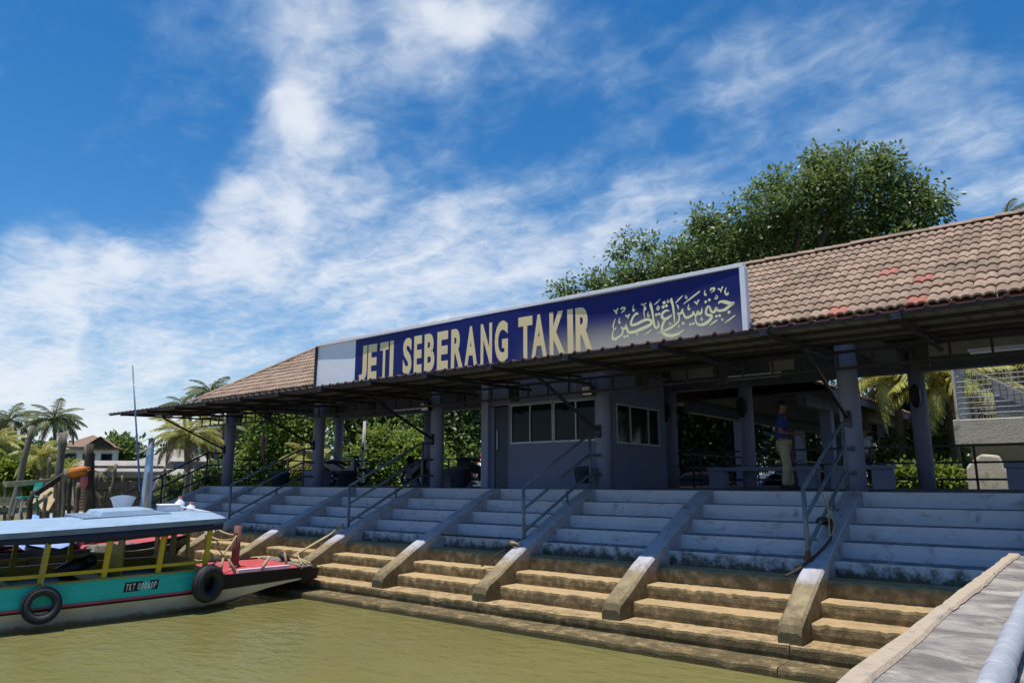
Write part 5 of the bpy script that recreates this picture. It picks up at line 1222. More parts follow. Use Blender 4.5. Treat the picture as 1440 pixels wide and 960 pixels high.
guard('guard_rail', 'left hand guard rail of the covered walkway, in front of the shaded trees', (-8.9, 18.4, 0), (-8.9, 34, 0), 7, group=None)

# ================================================================== CAGED CONCRETE TANK
c = at(1400, 690, 21.5)
tank = thing('concrete_tank', 'raised concrete tank on a stained pillar, with a wire cage on top', 'tank', (c.x, c.y, -.6))
x0, y0 = at(1343, 620, 20.6).x, at(1343, 620, 20.6).y
b = MB(); b.box(x0, x0 + 3.2, y0, y0 + 2.4, 1.02, 1.62); b.build('basin', 'stone', tank, bevel=.02)
b = MB(); b.box(x0 + .25, x0 + 3.0, y0 + .45, y0 + 2.2, -1.2, 1.015); b.build('pillar', 'stone', tank)
cage = MB(); z0, z1 = 1.63, 2.95
def wire(a, c_, r=.008): cage.tube([a, c_], r, 4, cap=False)
def side_grid(p, q, hp, hq):
    n = int((Vector(q) - Vector(p)).length / .13)
    for i in range(n + 1):
        f = i / n; g = Vector(p).lerp(Vector(q), f); wire(g, g + Vector((0, 0, lerp(hp, hq, f))))
    for k in range(1, 11):
        hh = k * .13
        fs = [i / 20 for i in range(21) if lerp(hp, hq, i / 20) >= hh]
        if len(fs) > 1: wire(Vector(p).lerp(Vector(q), fs[0]) + Vector((0, 0, hh)), Vector(p).lerp(Vector(q), fs[-1]) + Vector((0, 0, hh)))
side_grid((x0 + .1, y0 + .1, z0), (x0 + 1.55, y0 + .1, z0), 1.42, .45)
side_grid((x0 + .1, y0 + .1, z0), (x0 + .1, y0 + 2.2, z0), 1.42, 1.42)
side_grid((x0 + 1.55, y0 + .1, z0), (x0 + 3.1, y0 + .1, z0), .45, 1.4)
side_grid((x0 + .1, y0 + 2.2, z0), (x0 + 3.1, y0 + 2.2, z0), 1.42, 1.42)
cage.build('wire_cage', 'mesh', tank)
b = MB(); b.bar((x0 + .1, y0 + .08, z0), (x0 + .1, y0 + .08, z0 + 1.5), .06, .06); b.bar((x0 + .1, y0 + .08, z0 + 1.46), (x0 + 1.55, y0 + .08, z0 + .5), .07, .05); b.build('cage_frame', 'stone', tank)
b = MB(); b.add([(x0 + .9, y0 + .16, z0), (x0 + 1.62, y0 + .16, z0), (x0 + 1.55, y0 + .18, z0 + .5), (x0 + .85, y0 + .2, z0 + .95)], [(0, 1, 2, 3)]); b.add([(x0 + .9, y0 + .19, z0), (x0 + 1.62, y0 + .19, z0), (x0 + 1.55, y0 + .21, z0 + .5), (x0 + .85, y0 + .23, z0 + .95)], [(3, 2, 1, 0)]); b.build('netting', 'mesh', tank)
sl = thing('slab', 'white rounded concrete slab leaning in front of the tank pillar with a creeper on it', 'slab', (x0 + .9, y0 - .6, -.9))
b = MB(); pr = [(-.55, -1.0), (.55, -1.0), (.55, .45), (.38, .82), (-.1, .86), (-.42, .66), (-.55, .55)]
b.loft([[(x0 + .62 + u * .72, y0 - .55 + v * .06, v - .08) for u, v in pr], [(x0 + .62 + u * .72, y0 - .35 + v * .06, v - .08) for u, v in pr]]); b.build('slab', 'stone', sl, bevel=.05)

# ================================================================== CARS, MOTORCYCLES
def car(loc, rz, label, paint, wd=1.7, L=4.2, H=1.42, cat='car'):
    t = thing('car', label, cat, (0, 0, 0)); T = []
    prof = [(-.5, .28), (-.5, .62), (-.485, .70), (-.32, .82), (-.30, .83), (-.16, 1.35), (-.10, 1.41), (.08, H), (.16, 1.38), (.33, .90), (.44, .86), (.495, .74), (.5, .5), (.5, .28)]
    body = MB(); 
    def ring(y, ins):
        return [(x * L * (1 - ins * .04), y * (1 - (ins * .20 if z > .85 else ins * .03)), z - (ins * .05 if z > 1.2 else 0)) for x, z in prof]
    body.loft([ring(-wd / 2, 1), ring(-wd / 2 * .97, 0.55), ring(-wd / 2 * .72, 0), ring(wd / 2 * .72, 0), ring(wd / 2 * .97, .55), ring(wd / 2, 1)], sm=True)
    body.build('body', paint, t)
    for sg in (-1, 1):
        b = MB(); yy = lambda z: sg * (wd / 2 * (1 - .2 * 1) + .012) if z > .85 else sg * (wd / 2 * .97 + .012)
        q = [(-.285, .88), (-.165, 1.27), (-.02, 1.31), (-.02, .88)]; q2 = [(.0, .88), (.0, 1.31), (.13, 1.27), (.30, .90)]
        for qq in (q, q2): b.add([(x * L * .96, sg * (wd / 2 * (.99 if z < .9 else .815) + .01 - (.0 if z < .9 else 0)), z) for x, z in qq], [(0, 1, 2, 3)])
        b.build('side_window', 'glass', t)
    for nm, pts in (('windscreen', [(.325, .92), (.175, 1.36)]), ('rear_window', [(-.295, .87), (-.17, 1.34)])):
        b = MB(); (xa, za), (xb, zb) = pts; s_ = 1 if xa > 0 else -1; b.add([(xa * L + s_ * .015, -wd * .40, za), (xa * L + s_ * .015, wd * .40, za), (xb * L + s_ * .015, wd * .34, zb), (xb * L + s_ * .015, -wd * .34, zb)], [(0, 1, 2, 3)]); b.build(nm, 'glass', t)
    for x in (-.31, .31):
        for sg in (-1, 1):
            b = MB(); b.lathe((x * L, sg * wd * .44, .31), [(.2, -.1), (.31, -.1), (.32, 0), (.31, .1), (.2, .1)], 18, axis=(0, 1, 0)); wh = b.build('wheel', 'rubber', t)
            b = MB(); b.lathe((x * L, sg * (wd * .44 + .03), .31), [(.001, -.075), (.2, -.07), (.2, .07), (.001, .075)], 12, axis=(0, 1, 0)); b.build('rim', 'chrome', wh)
    for sg in (-1, 1):
        b = MB(); b.hexa([(L * .488, sg * .72 - .16, .62), (L * .497, sg * .72 - .16, .62), (L * .497, sg * .72 + .16, .62), (L * .488, sg * .72 + .16, .62)], [(L * .47, sg * .72 - .16, .76), (L * .493, sg * .72 - .16, .76), (L * .493, sg * .72 + .16, .76), (L * .47, sg * .72 + .16, .76)]); b.build('headlight', 'white', t)
    t.location = loc; t.rotation_euler = (0, 0, rz); return t
c = at(985, 690, 31); c.z = -.88; car(c, R(30), 'dark red car parked against the corrugated fence', 'carred')
c = at(632, 690, 33); c.z = -.88; car(c, R(50), 'white car parked beyond the hall, seen beside the dark motorcycle', 'carwhite')
c = at(1098, 690, 36); c.z = -.88; car(c, R(40), 'red car half hidden behind the man in the blue shirt', 'carred')
def fence_(p, q, h, label):
    p, q = Vector(p), Vector(q); d = (q - p); L = d.length; u = d.normalized(); n = Vector((u.y, -u.x, 0))
    t = thing('fence', label, 'fence', p)
    k = int(L / .8)
    for s in range(k):
        b = MB(); m = 10; rr = []
        for i in range(m + 1):
            f = (s + i / m) / k; a = p + u * (L * f) + n * (.025 * math.cos(i / m * 2 * math.pi * 4)); rr.append([a, a + Vector((0, 0, h + .03 * math.sin(s * 2.1)))])
        b.loft(rr, closed=False); b.build('sheet', 'corrfence', t)
    for zz in (.3, h - .15):
        b = MB(); b.bar(p + Vector((0, 0, zz)) - n * .06, q + Vector((0, 0, zz)) - n * .06, .06, .06); b.build('rail', 'darkwood', t)
p = at(930, 690, 36); q = at(1062, 690, 35); p.z = q.z = -.9; fence_(p, q, 1.6, 'low corrugated metal fence behind the dark red car')
def motorcycle(loc, rz, label, m):
    t = thing('motorcycle', label, 'motorcycle', (0, 0, 0))
    for x in (-.62, .62):
        b = MB(); b.torus((x, 0, .29), .235, .055, (0, 1, 0), 24, 8); w_ = b.build('wheel', 'rubber', t)
        b = MB(); b.lathe((x, 0, .29), [(.06, -.05), (.06, .05)], 10, axis=(0, 1, 0))
        for k in range(6): a = k * math.pi / 3; b.bar((x, 0, .29), (x + .2 * math.cos(a), 0, .29 + .2 * math.sin(a)), .02, .02, up=(0, 1, 0))
        b.build('rim', 'chrome', w_)
    b = MB(); b.loft([[(x, y * wv, z) for y, z in ((-.5, z0), (.5, z0), (.42, z1), (-.42, z1))] for x, wv, z0, z1 in ((-.75, .12, .62, .74), (-.4, .24, .45, .74), (0, .2, .32, .56), (.3, .26, .36, .70), (.42, .3, .45, .92), (.48, .12, .6, .96))], sm=False); b.build('body', m, t, bevel=.02)
    b = MB(); b.loft([[(x, y, z) for y, z in ((-wv, z0), (wv, z0), (wv * .8, z1), (-wv * .8, z1))] for x, wv, z0, z1 in ((-.78, .08, .745, .80), (-.55, .13, .742, .84), (-.2, .13, .745, .80), (.05, .08, .64, .70))]); b.build('seat', 'darkcloth', t, bevel=.015)
    b = MB(); b.box(-.15, .22, -.13, .13, .2, .38); b.build('engine', 'black', t, bevel=.03)
    for sg in (-1, 1):
        b = MB(); b.tube([(.62, .08 * sg, .29), (.46, .08 * sg, .75)], .024, 8); b.build('fork', 'chrome', t)
    b = MB(); b.tube([(.40, -.36, .98), (.44, -.15, .97), (.45, 0, .96), (.44, .15, .97), (.40, .36, .98)], .018, 8); b.build('handlebar', 'black', t)
    for sg in (-1, 1):
        b = MB(); b.tube([(.40, .3 * sg, .98), (.42, .36 * sg, 1.14)], .009, 6); b.lathe((.42, .38 * sg, 1.19), [(.001, -.02), (.06, -.012), (.06, .01), (.001, .015)], 10, axis=(1, 0, .1)); b.build('mirror', 'black', t)
    b = MB(); b.lathe((.47, 0, .86), [(.001, .09), (.06, .075), (.085, .02), (.08, -.05), (.001, -.06)], 12, axis=(1, 0, 0)); b.build('headlight', 'chrome', t)
    b = MB(); b.tube([(-.1, -.15, .24), (-.45, -.17, .28), (-.85, -.17, .36)], [.03, .045, .05], 8); b.build('exhaust', 'chrome', t)
    b = MB()
    for x in (-.62, .62): b.loft([[(x + .31 * math.cos(a), y, .29 + .31 * math.sin(a)) for y in (-.07, .07)] for a in [math.pi * (.15 + .7 * k / 6) for k in range(7)]], closed=False)
    b.build('mudguard', m, t)
    t.location = loc; t.rotation_euler = (R(5), 0, rz); return t
motorcycle((-19.3, 15.3, 0), R(15), 'dark motorcycle with a blue fairing parked between the left front columns', 'bikeblue')
motorcycle((-13.9, 15.9, 0), R(40), 'black motorcycle parked just left of the ticket booth', 'black')
motorcycle((-17.0, 16.1, 0), R(160), 'motorcycle with only its dark wheel showing behind the booth-side handrail', 'black')

# ================================================================== PEOPLE
def skinned(name, verts, edges, radii, root, m, parent, sub=2):
    me = bpy.data.meshes.new(name); me.from_pydata([tuple(v) for v in verts], edges, []); me.update()
    o = bpy.data.objects.new(name, me); COL.objects.link(o)
    s = o.modifiers.new('skin', 'SKIN'); s.use_smooth_shade = True
    for i, r in enumerate(radii):
        sv = me.skin_vertices[0].data[i]; sv.radius = r if isinstance(r, tuple) else (r, r); sv.use_root = (i == root)
    q = o.modifiers.new('sub', 'SUBSURF'); q.levels = sub; q.render_levels = sub
    bpy.context.view_layer.update()
    nm = bpy.data.meshes.new_from_object(o.evaluated_get(bpy.context.evaluated_depsgraph_get()))
    for f in nm.polygons: f.use_smooth = True
    nm.materials.clear(); nm.materials.append(M[m]); o.modifiers.clear(); o.data = nm; nm.name = name; bpy.data.meshes.remove(me)
    o.parent = parent; ORG[o.name] = Vector(); return o
def person(loc, rz, label, shirt, trouser, pose):
    """built facing +x, feet at z 0; pose gives the joints"""
    t = thing('person', label, 'person', (0, 0, 0))
    g = dict(pelvis=(0, 0, .92), waist=(0, 0, 1.05), chest=(.01, 0, 1.25), neck=(-.005, 0, 1.42), neck2=(.01, 0, 1.48), head=(.025, 0, 1.56), crown=(.02, 0, 1.655))
    g.update(pose); V = {}; vs, es, rs = [], [], []
    def pt(k, p, r, link_=None):
        V[k] = len(vs); vs.append(p); rs.append(r)
        if link_ is not None: es.append((V[link_], V[k]))
    pt('pelvis', g['pelvis'], (.125, .15)); pt('waist', g['waist'], (.11, .14), 'pelvis'); pt('chest', g['chest'], (.115, .155), 'waist'); pt('neck', g['neck'], .06, 'chest'); pt('neck2', g['neck2'], .055, 'neck')
    pt('jaw', tuple(Vector(g['head']) + Vector((.012, 0, -.035))), (.075, .066), 'neck2'); pt('head', tuple(Vector(g['head']) + Vector((.004, 0, .04))), (.092, .074), 'jaw'); pt('crown', g['crown'], (.06, .055), 'head')
    pt('nose', tuple(Vector(g['head']) + Vector((.106, 0, .012))), .013, 'head')
    for sg, sd_ in ((-1, 'r'), (1, 'l')):
        pt('ear' + sd_, tuple(Vector(g['head']) + Vector((-.005, .082 * sg, .015))), .014, 'head')
        sh, el, wr = g['arm' + sd_]
        pt('sh' + sd_, sh, .062, 'chest'); pt('el' + sd_, el, .042, 'sh' + sd_); pt('fa' + sd_, tuple(Vector(el).lerp(Vector(wr), .35)), .04, 'el' + sd_); pt('wr' + sd_, wr, .026, 'fa' + sd_)
        d = (Vector(wr) - Vector(el)).normalized(); side_ = Vector((0, 0, 1)).cross(d).normalized() if abs(d.z) < .9 else Vector((1, 0, 0)); nrm = d.cross(side_)
        palm = Vector(wr) + d * .05; pt('palm' + sd_, tuple(palm), (.036, .02), 'wr' + sd_)
        for k in range(4):
            base = palm + d * .03 + side_ * (.027 - .018 * k); ln = (.062, .072, .068, .052)[k]
            pt('k%d' % k + sd_, tuple(base), .0095, 'palm' + sd_); pt('m%d' % k + sd_, tuple(base + d * ln * .55 - nrm * .012), .0085, 'k%d' % k + sd_); pt('t%d' % k + sd_, tuple(base + d * ln * .85 - nrm * .035), .007, 'm%d' % k + sd_)
        pt('th' + sd_, tuple(Vector(wr) + d * .035 + side_ * .035 - nrm * .012), .0105, 'wr' + sd_); pt('th2' + sd_, tuple(Vector(wr) + d * .075 + side_ * .045 - nrm * .025), .008, 'th' + sd_)
        hp, kn, an = g['leg' + sd_]
        pt('hip' + sd_, hp, .092, 'pelvis'); pt('kn' + sd_, kn, .06, 'hip' + sd_); pt('cf' + sd_, tuple(Vector(kn).lerp(Vector(an), .35) + Vector((-.015, 0, 0))), .055, 'kn' + sd_); pt('an' + sd_, an, .037, 'cf' + sd_)
        pt('ft' + sd_, (an[0] + .10, an[1], .045), (.04, .032), 'an' + sd_); pt('toe' + sd_, (an[0] + .17, an[1], .03), (.034, .022), 'ft' + sd_)
    body = skinned('body', vs, es, rs, 0, 'skin', t)
    # shirt with short sleeves
    vs, es, rs = [], [], []; V = {}
    lo = tuple(Vector(g['pelvis']) + Vector((0, 0, -.02)))
    pt('a', lo, (.165, .195)); pt('w', g['waist'], (.155, .18), 'a'); pt('c', tuple(Vector(g['chest']) + Vector((0, 0, .02))), (.145, .195), 'w'); pt('n', tuple(Vector(g['neck']) + Vector((0, 0, -.015))), .085, 'c')
    for sd_ in 'rl':
        sh, el, wr = g['arm' + sd_]; pt('s' + sd_, sh, .085, 'c'); pt('e' + sd_, tuple(Vector(sh).lerp(Vector(el), .85)), .07, 's' + sd_)
    skinned('shirt', vs, es, rs, 0, shirt, t)
    vs, es, rs = [], [], []; V = {}
    pt('p', tuple(Vector(g['pelvis']) + Vector((0, 0, .03))), (.145, .175))
    for sd_ in 'rl':
        hp, kn, an = g['leg' + sd_]; pt('h' + sd_, tuple(Vector(hp) + Vector((0, 0, -.06))), .115, 'p'); pt('k' + sd_, kn, .083, 'h' + sd_); pt('a' + sd_, tuple(Vector(an) + Vector((0, 0, .0))), .072, 'k' + sd_)
    skinned('trousers', vs, es, rs, 0, trouser, t)
    h = Vector(g['head']); b = MB(); rings = []
    for k in range(7):
        a = k / 6 * math.pi / 2; rings.append([(h.x - .012 + .112 * math.cos(a) * math.cos(q) * (1 if math.cos(q) < 0 else .88), .093 * math.cos(a) * math.sin(q), h.z + .035 + (-.05 * max(0, -math.cos(q)) if k == 0 else 0) + .10 * math.sin(a)) for q in [2 * math.pi * j / 18 for j in range(18)]])
    b.loft(rings, sm=True); ho = MB.build(b, 'hair', 'hair', None); ho.parent = t
    for sg in (-1, 1):
        b = MB(); b.lathe((h.x + .088, .03 * sg, h.z + .03), [(.001, -.008), (.011, 0), (.001, .008)], 8, axis=(1, 0, 0)); e = b.build('eye', 'hair', None); e.parent = body
        an = g['leg' + ('l' if sg > 0 else 'r')][2]; b = MB(); b.loft([[(an[0] + x, an[1] + y * w_, z) for y, z in ((-1, 0), (1, 0), (.8, hh), (-.8, hh))] for x, w_, hh in ((-.09, .035, .07), (0, .042, .10), (.1, .05, .075), (.19, .045, .05), (.225, .02, .03))], sm=False); s_ = b.build('shoe', 'darkcloth', None, bevel=.01); s_.parent = t
    b = MB(); b.bar((h.x + .093, -.025, h.z - .045), (h.x + .093, .025, h.z - .045), .01, .008); e = b.build('mouth', 'redbrown', None); e.parent = body
    t.location = loc; t.rotation_euler = (0, 0, rz); return t
pose1 = dict(armr=((.0, -.185, 1.36), (-.06, -.245, 1.08), (.20, -.17, 1.04)), arml=((.0, .185, 1.36), (-.02, .25, 1.08), (.22, .12, 1.07)), legr=((0, -.095, .88), (.03, -.11, .48), (-.02, -.12, .07)), legl=((0, .095, .88), (.06, .11, .47), (.10, .13, .07)))
person((-4.74, 14.15, 0), R(22), 'man standing in dark blue polo shirt and khaki trousers, forearms held forward', 'shirt', 'trouser', pose1)
pose2 = dict(armr=((.0, -.19, 1.36), (-.05, -.26, 1.08), (.02, -.25, .83)), arml=((.0, .19, 1.36), (-.05, .26, 1.08), (.03, .25, .83)), legr=((0, -.095, .88), (.02, -.11, .48), (-.01, -.12, .07)), legl=((0, .095, .88), (.02, .11, .48), (-.02, .12, .07)))
person((-5.3, 22.6, 0), R(-60), 'person in a pale grey shirt and dark trousers half hidden by the rightmost front column', 'greyshirt', 'darkcloth', pose2)
# ================================================================== VEGETATION
def fast_mesh(name, V, n, m, tris=False):
    """V: (faces*n, 3) corner positions, n corners a face"""
    k = len(V) // n; me = bpy.data.meshes.new(name)
    me.vertices.add(len(V)); me.vertices.foreach_set('co', np.asarray(V, dtype=np.float32).ravel())
    me.loops.add(len(V)); me.loops.foreach_set('vertex_index', np.arange(len(V), dtype=np.int32))
    me.polygons.add(k); me.polygons.foreach_set('loop_start', np.arange(0, len(V), n, dtype=np.int32)); me.polygons.foreach_set('loop_total', np.full(k, n, dtype=np.int32))
    me.materials.append(M[m]); me.update(calc_edges=True); me.validate(); return me
def unit(a): return a / np.maximum(np.linalg.norm(a, axis=1, keepdims=True), 1e-9)
def leaf_cloud(bl, clumps, per, ll, lw, spread, droop=.35, shell=.45, flat=.85):
    """kite leaves in clumps through the blobs; bl: (x, y, z, r)"""
    bl = np.array(bl, float); vol = bl[:, 3] ** 1.9; pick = RNG.choice(len(bl), clumps, p=vol / vol.sum())
    d = unit(RNG.normal(size=(clumps, 3))); rad = RNG.random(clumps) ** shell
    ctr = bl[pick, :3] + d * (bl[pick, 3] * rad)[:, None] * np.array([1, 1, flat])
    sc = RNG.uniform(.7, 1.35, clumps)
    out = unit(d + np.array([0, 0, .35]))
    C = np.repeat(ctr, per, 0); O = np.repeat(out, per, 0); s = np.repeat(sc, per)[:, None]; n = len(C)
    off = RNG.normal(size=(n, 3)) * spread * s; P = C + off
    dr = unit(off * .9 / spread + O * .5 + RNG.normal(size=(n, 3)) * .55 + np.array([0, 0, -droop]))
    sd_ = unit(np.cross(dr, unit(RNG.normal(size=(n, 3)) * .55 + np.array([0, 0, 1.]))))
    nr = np.cross(sd_, dr); L = ll * RNG.uniform(.65, 1.25, (n, 1)); W = lw * RNG.uniform(.7, 1.2, (n, 1))
    V = np.empty((n, 4, 3)); V[:, 0] = P; V[:, 1] = P + dr * L * .45 + sd_ * W - nr * W * .25; V[:, 2] = P + dr * L - nr * L * .18; V[:, 3] = P + dr * L * .45 - sd_ * W - nr * W * .25
    return V.reshape(-1, 3), ctr
def tree(name, label, foot, bl, clumps, per, ll, lw, spread, m, trunk_r, cat='tree', group=None, limbs=12, fork=.35, droop=.35, shell=.45, loose=None):
    """bl in world coordinates"""
    foot = Vector(foot); t = thing(name, label, cat, foot, group)
    V, ctr = leaf_cloud(bl, clumps, per, ll, lw, spread, droop, shell)
    me = fast_mesh('crown', V - np.array(foot), 4, m); o = bpy.data.objects.new('crown', me); COL.objects.link(o); o.parent = t
    cen = Vector(np.mean(np.array(bl)[:, :3], axis=0)); fk = foot.lerp(Vector((cen.x, cen.y, cen.z)), fork); fk = Vector((lerp(foot.x, cen.x, .35), lerp(foot.y, cen.y, .35), fk.z))
    b = MB(); b.tube([foot - Vector((0, 0, .5)), foot.lerp(fk, .5) + Vector((random.uniform(-.1, .1), random.uniform(-.1, .1), 0)), fk], [trunk_r * 1.25, trunk_r, trunk_r * .85], 9); b.build('trunk', 'bark', t)
    b = MB(); rg = random.Random(len(bl)); srt = sorted(bl, key=lambda q: -q[3])[:limbs]
    for x, y, z, r in srt:
        e = Vector((x, y, z)); mid = fk.lerp(e, .5) + Vector((rg.uniform(-.3, .3), rg.uniform(-.3, .3), rg.uniform(.0, .5))) * trunk_r * 2
        b.tube([fk, mid, e], [trunk_r * .55, trunk_r * .35, trunk_r * .14], 6)
        for _ in range(4):
            v = Vector((rg.gauss(0, 1), rg.gauss(0, 1), rg.gauss(.3, .8))).normalized() * r * .95; b.tube([mid.lerp(e, .6), e + v * .5, e + v], [trunk_r * .16, trunk_r * .09, trunk_r * .03], 5, cap=False)
    b.build('branches', 'bark', t); return t
def pb(lst, dist, dj=0.0, sq=1.0):
    """crown blobs given where they stand in the photo: (px, py, radius px[, extra distance])"""
    out = []
    for q in lst:
        d = dist + (q[3] if len(q) > 3 else RNG.uniform(-dj, dj)); p = at(q[0], q[1], d); out.append((p.x, p.y, p.z, q[2] * (p - CAM).dot(FWD) / 1018 * sq))
    return out
# the broad tree over the roof
bigb = [(1180, 255, 55), (1245, 235, 38), (1265, 285, 50), (1125, 275, 50), (1065, 305, 48), (1010, 340, 45), (1100, 345, 70, 3), (1200, 330, 75, 2), (945, 372, 42), (885, 392, 32), (840, 402, 20), (800, 408, 15), (1150, 218, 22), (1235, 212, 20), (1300, 262, 22), (1318, 285, 14), (990, 305, 20), (915, 340, 16), (960, 390, 50, 2), (1040, 390, 65, 3), (1130, 400, 70, 4), (1230, 390, 60, 4), (1290, 320, 22), (1085, 245, 17), (885, 330, 7), (1190, 205, 14), (1140, 208, 8), (1325, 268, 9), (1060, 262, 11), (870, 350, 10), (780, 412, 9), (1255, 205, 9), (1010, 395, 55), (1100, 405, 60), (1180, 385, 60), (1262, 365, 52), (1300, 345, 36), (900, 408, 36), (1000, 355, 50), (1215, 415, 50), (1050, 415, 50)]
f = at(1120, 690, 31); f.z = -.9
tree('shade_tree', 'large broad shade tree with glossy dark leaves rising behind the tiled roof', f, pb([(x, lerp(y, 420, .07), r * .93, *k) for x, y, r, *k in bigb], 30, 1.0), 5200, 17, .21, .052, .20, 'leaf', .42, limbs=14, fork=.5, shell=.4, droop=.55)
def gl(x): return -.9
specs = [
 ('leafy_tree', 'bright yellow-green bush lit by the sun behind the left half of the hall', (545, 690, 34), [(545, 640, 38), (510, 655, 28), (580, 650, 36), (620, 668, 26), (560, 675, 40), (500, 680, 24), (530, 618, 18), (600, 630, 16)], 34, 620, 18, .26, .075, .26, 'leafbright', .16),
 ('leafy_tree', 'tall dark green tree seen beside the booth under the canopy', (650, 690, 45), [(640, 590, 40), (670, 575, 38), (610, 570, 40), (650, 630, 38), (690, 610, 30), (600, 610, 30), (700, 560, 40), (660, 545, 40), (740, 560, 40)], 45, 760, 18, .34, .10, .36, 'leaf', .3),
 ('leafy_tree', 'spreading mid green tree behind the bright bush', (560, 690, 50), [(560, 590, 40), (520, 600, 34), (490, 590, 34), (600, 580, 40), (540, 560, 40), (480, 560, 36), (450, 575, 26), (575, 545, 40), (500, 630, 30)], 50, 760, 18, .36, .10, .4, 'leaf', .3),
 ('layered_tree', 'light green tree with layered branches behind the leftmost columns', (400, 690, 40), [(400, 620, 30), (380, 600, 24), (420, 600, 26), (370, 635, 26), (425, 640, 30), (395, 660, 36), (360, 665, 26), (430, 670, 26), (405, 582, 22), (375, 580, 18), (440, 615, 18), (440, 585, 18)], 40, 720, 18, .27, .08, .25, 'leafbright', .2),
 ('round_tree', 'round dark green tree left of the boat mast', (166, 690, 85), [(165, 645, 15), (153, 650, 10), (182, 648, 14), (172, 632, 11), (158, 636, 10), (192, 660, 10), (172, 662, 16)], 85, 520, 16, .55, .17, .5, 'leaf', .35),
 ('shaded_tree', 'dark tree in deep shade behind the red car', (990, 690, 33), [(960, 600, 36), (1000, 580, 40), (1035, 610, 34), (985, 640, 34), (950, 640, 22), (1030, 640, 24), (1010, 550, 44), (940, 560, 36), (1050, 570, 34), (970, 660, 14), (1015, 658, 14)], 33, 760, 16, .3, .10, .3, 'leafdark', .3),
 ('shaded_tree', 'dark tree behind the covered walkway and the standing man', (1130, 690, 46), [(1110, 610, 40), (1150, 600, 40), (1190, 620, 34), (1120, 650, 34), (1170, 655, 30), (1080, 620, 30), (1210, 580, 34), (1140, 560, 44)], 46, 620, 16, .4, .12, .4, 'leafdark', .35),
 ('garden_bush', 'leafy shrub with bright leaves at the rear rail beside the free column', (1280, 690, 22), [(1270, 682, 18), (1300, 683, 18), (1330, 684, 18), (1255, 686, 12), (1315, 670, 10), (1285, 668, 9), (1340, 672, 9)], 22, 300, 16, .15, .055, .13, 'leafbright', .05),
 ('garden_bush', 'dark green shrub left of the tank pillar behind the free column', (1325, 690, 26), [(1325, 650, 22), (1345, 660, 18), (1310, 665, 18), (1270, 640, 22), (1290, 620, 20), (1330, 630, 16), (1250, 655, 18)], 25, 420, 16, .19, .06, .17, 'leaf', .08),
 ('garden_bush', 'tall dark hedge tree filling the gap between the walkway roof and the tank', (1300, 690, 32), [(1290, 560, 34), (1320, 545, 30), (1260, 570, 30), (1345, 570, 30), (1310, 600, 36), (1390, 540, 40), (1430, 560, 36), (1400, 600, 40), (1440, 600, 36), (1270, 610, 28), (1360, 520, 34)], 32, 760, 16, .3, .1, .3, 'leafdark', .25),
 ('garden_bush', 'low creeper shrub at the right foot of the tank pillar', (1405, 690, 21.4), [(1405, 672, 12), (1415, 685, 14), (1395, 655, 8), (1435, 685, 12)], 21.2, 90, 14, .13, .05, .10, 'leaf', .04),
 ('low_bush', 'low bright shrubs at the far left under the palms', (60, 690, 55), [(20, 672, 14), (50, 668, 13), (75, 672, 13), (5, 668, 13), (95, 676, 10), (35, 680, 14), (110, 680, 10)], 55, 420, 16, .4, .13, .36, 'leafbright', .15),
 ('low_bush', 'dark shrubs behind the far left palms', (40, 690, 90), [(10, 640, 16), (40, 648, 16), (66, 650, 12), (60, 662, 18), (20, 660, 20), (140, 668, 8), (0, 655, 18)], 90, 520, 16, .6, .2, .55, 'leaf', .3),
 ('low_bush', 'green shrubs below the bungalow beyond the end handrail', (280, 690, 40), [(250, 690, 9), (285, 688, 12), (300, 680, 12), (330, 684, 14), (310, 670, 8), (345, 672, 12)], 40, 300, 16, .3, .1, .26, 'leaf', .1),
 ('leafy_tree', 'dark tree closing the view behind the palms at the first column', (320, 690, 60), [(300, 640, 20), (330, 620, 28), (355, 640, 28), (340, 660, 26), (310, 665, 20), (360, 600, 22)], 60, 480, 16, .45, .14, .45, 'leaf', .3),
 ('leafy_tree', 'thick tree behind the white car beyond the hall', (700, 690, 62), [(640, 640, 34), (680, 640, 34), (610, 650, 30), (720, 640, 34), (760, 620, 40), (800, 600, 44)], 62, 480, 16, .5, .15, .5, 'leaf', .35),
]
for nm, lb, (fx, fy, fd), bl, d, cl_, per, ll, lw, sp, m, tr in specs:
    f = at(fx, fy, fd); f.z = -1.0
    tree(nm, lb, f, pb(bl, d, .8 if d > 24 else .3), cl_, per, ll, lw, sp, m, tr, cat='tree' if 'tree' in nm else 'bush', limbs=9)
# far wooded skyline: one mass nobody could count
bl = []
for px in range(-60, 1560, 14):
    p = at(px, 660 + 6 * math.sin(px * .05), 130 + 12 * math.sin(px * .21)); bl.append((p.x, p.y, p.z, 3.4 + 1.2 * math.sin(px * .37)))
for a in range(30, 330, 5):                        # it goes on all round
    p = Vector((-math.sin(YAW + R(a)), math.cos(YAW + R(a)), 0)) * 400; bl.append((p.x, p.y, 3, 12))
V, _ = leaf_cloud(bl, 3000, 12, 1.1, .4, 1.0); me = fast_mesh('far_treeline', V, 4, 'leafdark'); o = bpy.data.objects.new('far_treeline', me); COL.objects.link(o); stuff(o); o['label'] = 'far line of trees on the horizon'

